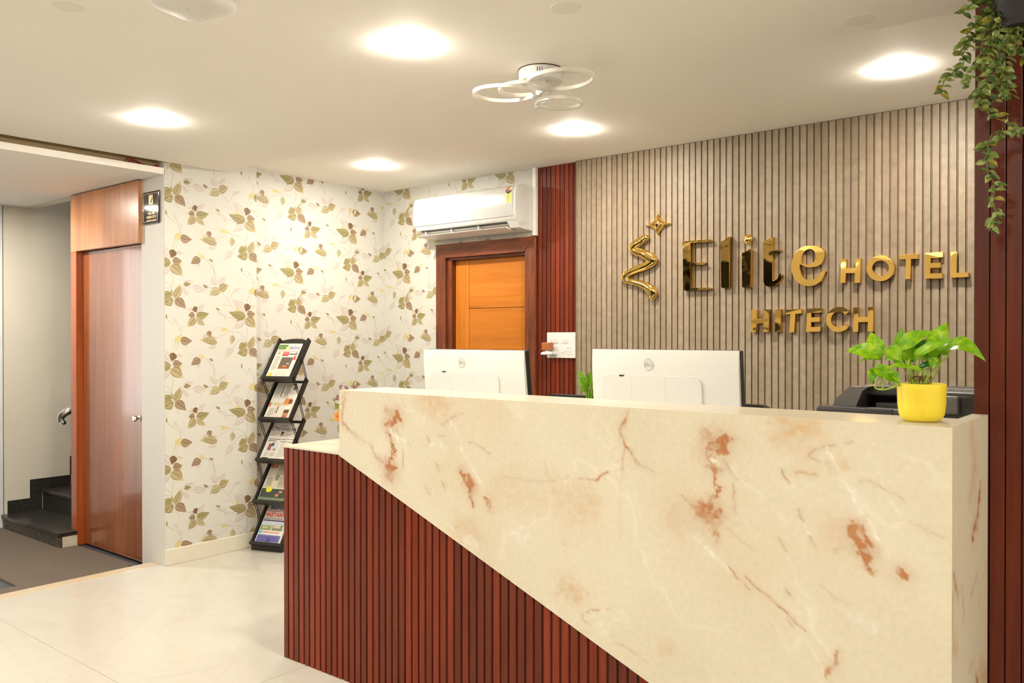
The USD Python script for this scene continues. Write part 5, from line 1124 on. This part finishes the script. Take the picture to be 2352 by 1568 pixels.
def newspaper(i, label, w, a0, layout):
    Wm = WID * w; a1 = a0 + w
    o = rp_(i, a0, 0.06, 0.004); up_ = (bk * LEAN + upv * RISE); Ls = np.linalg.norm(up_); ey = up_ / Ls
    t = thing('newspaper', label, 'newspaper', o, 'newspapers in the rack')
    Lh = 0.285
    nrm = np.cross(wd, ey)
    n = 14; top = []
    sheet = lambda k, dx, dl: trimesh.convex.convex_hull(np.array([o + wd * (x + dx) + ey * y + nrm * z for x in (0, Wm) for y in (0, Lh - dl) for z in (0.003 * k, 0.003 * k + 0.0025)]))
    for k in range(3): obj('sheet', sheet(k, 0.004 * (2 - k) - 0.003, 0.006 * (2 - k) * (1 if i % 2 else -0.3)), M['paper'], t)
    fold = tube([o + wd * (Wm - 0.001) + nrm * 0.005, o + wd * (Wm - 0.001) + ey * Lh + nrm * 0.005], 0.0042, 8); obj('fold', fold, M['paper'], t, smooth=True)
    ps, cs = [], []
    lift = [0]
    def ink(pl, c, level=0):
        pl = pl.intersection(sbox(0.001, 0.001, Wm - 0.001, Lh - 0.001)) if not pl.is_empty else pl
        if pl.is_empty: return
        for g in getattr(pl, 'geoms', [pl]):
            if g.geom_type != 'Polygon' or g.area < 1e-8: continue
            m = flat(g, o + nrm * (0.0087 + 0.0005 * level), wd, ey); ps.append(m); cs.append(np.tile(c, (len(m.vertices), 1)))
    R = lambda x0, y0, x1, y1: sbox(x0 * Wm, y0 * Lh, x1 * Wm, y1 * Lh)
    def lines(x0, y0, x1, y1, n, c=lin(176, 170, 160), f=0.5):
        h = (y1 - y0) / n
        for k in range(n): ink(R(x0, y0 + k * h, x1 - (0.3 * (x1 - x0) if k == 0 else 0), y0 + (k + f) * h), c, 0)
    def word(txt, x, y, h, c, bold=0, font='Inter.woff2', squeeze=1.0, level=1, slant=0.0):
        ink(affinity.translate(text_poly(txt, h, bold, font, squeeze, slant), x * Wm, y * Lh), c, level)
    layout(ink, R, lines, word)
    obj('print', cat(ps), M['print_ink'], t, col=np.vstack(cs), kind='stuff')
DK, GY = lin(40, 36, 32), lin(140, 134, 126)
TEL = 'NotoSansTelugu-VariableFont_wdth,wght.woff2'
def lay_top(ink, R, lines, word):
    ink(R(.0,.82,.42,.96), lin(92, 140, 58)); lines(.05,.84,.35,.94,3,lin(206,222,180)); ink(R(.36,.82,.52,.90), lin(214, 206, 130), 1)
    word('ఈనాడు', .50, .83, .026, lin(150, 160, 190), 3, TEL, 0.9); ink(R(0,.765,1,.775), lin(206, 70, 60))
    ink(R(.33,.62,.60,.74), lin(222, 70, 58)); lines(.36,.635,.56,.73,3,lin(246, 220, 210)); word('యుద్ధ', .62, .655, .017, DK, 2, TEL, 1.15)
    ink(R(.08,.66,.2,.74), lin(206, 160, 130)); lines(.06,.2,.28,.62,16); ink(R(.36,.24,.88,.58), lin(104, 88, 78)); ink(R(.36,.24,.88,.31), lin(150, 84, 48), 1); ink(R(.55,.30,.72,.33), lin(240, 150, 70), 2); ink(R(.68,.38,.8,.40), lin(250, 226, 200), 2)
    lines(.36,.03,.62,.2,6,lin(200,196,188)); lines(.66,.03,.9,.2,6,lin(200,196,188)); ink(R(.06,.0,.24,.12), lin(206, 196, 90)); ink(R(.9,.5,1,.62), lin(226, 76, 60), 1)
def lay_two(ink, R, lines, word):
    ink(R(0,.55,.9,1), lin(206, 200, 190)); lines(.04,.6,.26,.97,13); lines(.3,.6,.36,.97,1,DK,.9); lines(.42,.6,.6,.97,13,lin(170,164,154)); ink(R(.72,.80,.86,.92), lin(110, 84, 70), 1); ink(R(.66,.93,.80,.98), DK, 1)
    ink(Polygon([(x * 0.21, y * 0.285) for x, y in ((.08,.40),(.3,.42),(.5,.40),(.66,.50),(.84,.50),(.9,.44),(.82,.38),(.66,.34),(.5,.36),(.25,.34))]), lin(212, 196, 150), 2)
    ink(R(.58,.38,.86,.54), lin(206, 130, 80), 3); ink(R(.76,.40,.9,.52), lin(120, 70, 50), 4); ink(R(.0,.30,.08,.42), lin(200, 110, 70), 3)
    lines(.08,.05,.30,.28,8,lin(170,162,150)); ink(R(.40,.12,.43,.33), lin(60, 56, 50), 1); ink(R(.34,.12,.36,.30), lin(190, 170, 60), 1); ink(R(.70,.02,.92,.24), lin(176, 130, 96), 1); ink(R(.70,.14,.90,.22), lin(90, 70, 52), 2); ink(R(.72,.02,.86,.05), lin(200, 60, 50), 2)
def lay_three(ink, R, lines, word):
    word('DECCAN', .30, .885, .010, DK, 0); word('Chronicle', .00, .775, .030, DK, 1, squeeze=1.05); ink(R(0,.745,1,.75), DK)
    lines(.04,.64,.38,.73,3); ink(R(.42,.63,.54,.74), lin(176, 120, 92)); ink(R(.44,.69,.52,.74), DK, 1); lines(.58,.64,.92,.73,3); ink(R(0,.595,1,.6), GY)
    lines(.04,.47,.5,.57,2,lin(120,114,106),.5); word('Israel, Iran hold', .52, .525, .0095, DK, 1); word("Trump's 'noise'", .52, .455, .0095, DK, 1)
    ink(R(.08,.20,.5,.44), lin(196, 206, 220)); ink(R(.14,.22,.26,.40), lin(150, 80, 60), 1); ink(R(.24,.34,.34,.43), lin(110, 70, 60), 1); ink(R(.36,.22,.46,.28), lin(190, 130, 90), 1); lines(.08,.06,.26,.18,5); lines(.29,.06,.5,.18,5); lines(.58,.06,.94,.42,16,lin(190,186,178)); lines(.06,.0,.4,.045,1,DK,.6)
def lay_four(ink, R, lines, word):
    ink(R(0,.30,1,1), lin(206, 198, 176)); ink(R(0,.86,.28,1), lin(190, 100, 80), 1); ink(R(.12,.88,.24,.97), lin(216, 150, 120), 2); lines(.34,.66,.6,.96,11,lin(160,152,134)); lines(.64,.66,.94,.96,11,lin(160,152,134)); ink(R(.36,.52,.5,.66), lin(140, 134, 124), 1)
    lines(.06,.34,.3,.6,10,lin(160,152,134)); lines(.54,.34,.94,.62,11,lin(160,152,134))
    ink(R(0,0,1,.30), lin(62, 70, 60), 1); ink(R(0,0,1,.07), lin(120, 134, 104), 2); a = np.linspace(0, 2 * np.pi, 30)
    ink(Polygon([(0.060 + 0.024 * math.cos(q), 0.078 + 0.020 * math.sin(q)) for q in a]), lin(224, 214, 50), 3); ink(R(.62,.10,.74,.17), lin(206, 130, 90), 3); ink(R(.72,.20,.84,.25), lin(220, 150, 110), 3)
def lay_five(ink, R, lines, word):
    ink(R(0,.80,1,1), lin(206, 190, 180)); word('ఈనాడు', .10, .845, .030, lin(92, 110, 134), 3, TEL, 1.0, 2); ink(R(0,.785,1,.80), lin(206, 100, 80), 1)
    word('HAITANYA', -.02, .655, .026, lin(222, 66, 48), 3, squeeze=1.02); word('eemed to be University', -.02, .585, .0105, lin(70, 66, 70), 1); ink(R(.02,.535,1,.565), lin(84, 76, 140), 1)
    ink(R(0,.30,.44,.50), lin(150, 160, 110)); ink(R(0,.42,.44,.50), lin(190, 204, 216), 1); ink(R(.08,.34,.3,.40), lin(190, 190, 160), 1); ink(R(.48,.30,.9,.50), lin(130, 140, 112)); ink(R(.48,.44,.9,.50), lin(180, 200, 220), 1); ink(R(.52,.36,.8,.44), lin(206, 196, 170), 2); ink(R(.94,.30,1,.5), lin(130, 180, 190))
    ink(R(0,.21,.12,.29), lin(110, 190, 206)); word('Awards & Achievements', .16, .235, .0085, lin(222, 90, 60), 1); ink(R(.02,.0,.94,.18), lin(116, 112, 176)); lines(.06,.02,.9,.16,4,lin(70,66,136),.3); ink(R(.44,.0,.56,.1), lin(76, 72, 140), 1)
LAY = [(0, 'newspaper with red headline and blue box in the lowest tray', 0.84, 0.06, lay_five), (1, 'newspaper with a dark picture and yellow circle, second tray from bottom', 0.86, 0.06, lay_four), (2, 'newspaper with a large black serif-style title in the middle tray', 0.88, 0.04, lay_three),
       (3, 'newspaper turned sideways in the second tray from the top', 0.84, 0.08, lay_two), (4, 'folded newspaper with green box and red headline in the top tray', 0.76, 0.05, lay_top)]
for a in LAY: newspaper(*a)

# ------------------------------------------------------------------ camera-warning plaque on the pier
cp0, cp1 = on_y(329, 440, 2.75), on_y(366.5, 440, 2.75)
zt0, zb0 = on_y(348, 439.5, 2.75)[2], on_y(348, 514, 2.75)[2]
pq = thing('warning_plaque', 'small dark mirror plaque with gold lettering on the white pier', 'sign', ((cp0[0] + cp1[0]) / 2, 2.75, (zt0 + zb0) / 2))
pcx, pcz, pw, ph = (cp0[0] + cp1[0]) / 2, (zt0 + zb0) / 2, cp1[0] - cp0[0], zt0 - zb0
pl = sbox(-pw / 2, -ph / 2, pw / 2, ph / 2).buffer(-0.012).buffer(0.012)
pl = affinity.translate(pl, pcx, pcz)
obj('backing', wall_shape(pl, 2.7545, 0.008), M['mirror_edge'], pq)
m = bevelled(pl.buffer(-0.002), 2.7465, 0.004, 0.002)
obj('face', m, M['plaque'], pq, smooth=25)
yf = 2.7425
br_ = pl.buffer(-0.014); obj('border_line', wall_shape(br_.difference(br_.buffer(-0.002)), yf, 0.0004), M['plaque_gold'], pq)
tx = [wall_shape(affinity.translate(text_poly(s, h, 2, center=True), pcx + 0.012, pcz - dz), yf, 0.0004) for s, h, dz in (('YOU ARE', 0.014, 0.045), ('UNDER CCTV', 0.0135, 0.068), ('SURVEILLANCE', 0.0115, 0.090))]
obj('lettering', cat(tx), M['plaque_gold'], pq)
ic = sbox(-0.026, -0.03, 0.026, 0.03).buffer(-0.006).buffer(0.006).difference(Polygon([(-0.012, -0.022), (0.022, 0.02), (0.022, 0.004), (0.004, -0.022)]))
obj('pictogram', wall_shape(affinity.translate(ic, pcx + 0.008, pcz + 0.05), yf, 0.0004), M['plaque_gold'], pq)
for s in (-1, 1):
    x = pcx + s * (pw / 2 - 0.018); obj('screw', lathe([(0, 0.006), (0.005, 0.004), (0.007, 0), (0, 0)], n=16).apply_transform(trimesh.transformations.rotation_matrix(math.pi / 2, (1, 0, 0))).apply_translation((x, yf, pcz - 0.012)), M['chrome'], pq, smooth=40)

# loose red wires in the ceiling recess
wr = on_z(330, 372, 2.52)
rw = thing('loose_wires', 'tangle of red wires in the gap above the passage beam', 'wires', (-5.115, 2.6, 2.52))
for k, pts in enumerate(([(285,371,.012),(300,363,.03),(312,368,.02),(330,379,.012),(350,381,.012),(368,370,.03)],[(288,368,.012),(297,362,.028),(305,372,.014),(320,378,.012)],[(303,362,.03),(315,370,.016),(330,378,.012),(345,382,.012),(368,381,.02)],[(290,373,.012),(310,370,.014),(326,379,.012),(362,380,.012)])):
    P = [on_x(u, v, -5.11 - 0.008 * k) for u, v, h in pts]
    P = [np.array([q[0], q[1], min(max(q[2], 2.518), 2.548)]) for q in P]
    obj('wire', tube(smooth_path(P, 40), 0.0026, 6), M['cable'], rw, smooth=True)

# ------------------------------------------------------------------ ceiling fittings
dl = [(*on_z(938, 102, Z1)[:2], Z1, 'bright ceiling downlight at the top, nearest to the camera'), (*on_z(357, 275, Z1)[:2], Z1, 'bright ceiling downlight above the passage opening, leftmost'),
      (*on_z(2062, 157, Z2)[:2], Z2, 'bright ceiling downlight beside the hanging vine'), (*on_z(1322, 298, Z2)[:2], Z2, 'bright ceiling downlight just below the ring lamp'), (*on_z(864, 380, Z2)[:2], Z2, 'bright ceiling downlight left of the air conditioner')]
first = None
for x, y, z, lab in dl:
    if first is None:
        first = thing('downlight', lab, 'downlight', (x, y, z), 'lit ceiling downlights')
        obj('trim_ring', lathe([(0.066, -0.004), (0.076, -0.003), (0.082, 0.0), (0.066, 0.0)], (x, y, z), 40), M['white'], first, smooth=40)
        obj('diffuser', lathe([(0, -0.0145), (0.053, -0.014), (0.0625, -0.012), (0.0655, -0.008), (0.0655, -0.001), (0, -0.001)], (x, y, z), 40), M['lamp_glow'], first, smooth=60)
    else: copy_of(first, (x, y, z), lab, 'lit ceiling downlights')
WHICH = iter(('first', 'second', 'third', 'fourth', 'fifth', 'sixth', 'seventh', 'eighth', 'ninth'))
for x, y in ((-4.13, 0.5), (-2.33, 0.4), (-0.55, 0.4), (1.3, 0.6), (1.3, 2.45), (-0.55, -1.3), (-2.33, -1.3), (-4.13, -1.5), (1.3, -1.3)):
    copy_of(first, (x, y, Z1), 'ceiling downlight out of view, %s of those in the lobby' % next(WHICH), 'lobby downlights out of view')
pl_ = thing('passage_light', 'round cool white light in the passage soffit', 'downlight', (-6.45, 2.05, LOWC))
obj('trim_ring', lathe([(0.066, -0.006), (0.078, -0.005), (0.082, 0.0), (0.066, 0.0)], (-6.45, 2.05, LOWC), 32), M['white'], pl_)
obj('diffuser', lathe([(0, -0.007), (0.0655, -0.0055), (0.0655, -0.001), (0, -0.001)], (-6.45, 2.05, LOWC), 32), M['cool_glow'], pl_)

bc = np.array([-2.125, 2.80, Z1])
rl = thing('ring_lamp', 'unlit white ceiling lamp of four overlapping rings', 'ceiling lamp', bc)
cp_ = obj('canopy', lathe([(0, -0.05), (0.088, -0.05), (0.092, -0.046), (0.092, -0.001), (0, -0.001)], bc, 48), M['white_satin'], rl, smooth=40)
for a in (200, 206, 212, -62, -56, -50):
    d = np.array([math.cos(math.radians(a)), math.sin(math.radians(a)), 0]); q = bc + d * 0.092
    obj('vent_slot', cyl(q + (0, 0, -0.03), q + (0, 0, -0.014), 0.0015, 6), M['ink'], cp_)
obj('canopy_gap', lathe([(0.0925, -0.004), (0.0935, -0.0035), (0.0935, 0), (0.0925, 0)], bc, 48), M['groove'], cp_)
def ring_at(c, R, tx_, ty_):
    p = np.array([(R, -0.007), (R, 0.007), (R - 0.012, 0.007), (R - 0.012, -0.007), (R, -0.007)])
    m = lathe(p, (0, 0, 0), 56)
    m.apply_transform(trimesh.transformations.euler_matrix(tx_, ty_, 0)); m.apply_translation(c)
    g = obj('ring', m, M['acrylic'], rl, smooth=30)
    d = bc[:2] - np.array(c[:2]); L = np.linalg.norm(d); u = d / L
    q = np.array(c) + np.array([*(u * (R - 0.004)), 0]) if L > R * 0.4 else np.array(c) + np.array([R - 0.004, 0, 0])
    obj('clamp', rbox(*(q - (0.013, 0.013, 0.010)), *(q + (0.013, 0.013, 0.012)), 0.004), M['white'], g, smooth=30)
    e = np.array([*(bc[:2] - u * 0.03), Z1 - 0.05]); obj('arm', tube(smooth_path([e + (0, 0, 0.004), np.array([*e[:2], q[2] + 0.02]), q + (0, 0, 0.008)], 12), 0.005), M['white'], g, smooth=True)
ring_at((-2.202, 2.655, 2.44), 0.130, 0.02, 0.03); ring_at((-2.134, 2.691, 2.455), 0.100, 0.03, -0.03); ring_at((-1.972, 2.73, 2.470), 0.137, 0.04, -0.05); ring_at((-2.047, 2.826, 2.41), 0.097, 0.0, 0.02)

wa = np.array([-2.56, 1.49, Z1])
wap = thing('wireless_access_point', 'rounded white ceiling device with shallow ridges at the top edge', 'wireless access point', wa)
th = np.linspace(0, 2 * np.pi, 64, endpoint=False)
sq = np.c_[np.sign(np.cos(th)) * np.abs(np.cos(th)) ** 0.55, np.sign(np.sin(th)) * np.abs(np.sin(th)) ** 0.55] * 0.115
lv = [(1.0, 0.0), (1.02, -0.012), (1.0, -0.022), (0.92, -0.031), (0.75, -0.038), (0.4, -0.042), (0.0, -0.043)]
V = np.vstack([np.c_[sq * s, np.full(64, z)] for s, z in lv]); F = []
for r in range(len(lv) - 1):
    for i in range(64):
        j = (i + 1) % 64; F += [(r * 64 + i, (r + 1) * 64 + j, r * 64 + j), (r * 64 + i, (r + 1) * 64 + i, (r + 1) * 64 + j)]
m = trimesh.Trimesh(V, F, process=False); rz_ = trimesh.transformations.rotation_matrix(math.radians(14), (0, 0, 1)); m.apply_transform(rz_); m.apply_translation(wa)
obj('housing', m, M['white_satin'], wap, smooth=60)
for k in range(5):
    x = -0.098 + 0.017 * k; b_ = cbox(x, -0.085 + 0.008 * abs(k - 2), -0.043 + 0.0026 * (4 - k), x + 0.006, 0.085, -0.020, 0.002); b_.apply_transform(rz_); b_.apply_translation(wa)
    obj('ridge', b_, M['white_satin'], wap)
b_ = cbox(0.0, -0.03, -0.0445, 0.004, -0.016, -0.041, 0.0005); b_.apply_transform(rz_); b_.apply_translation(wa); obj('status_light', b_, M['pale_grey'], wap)
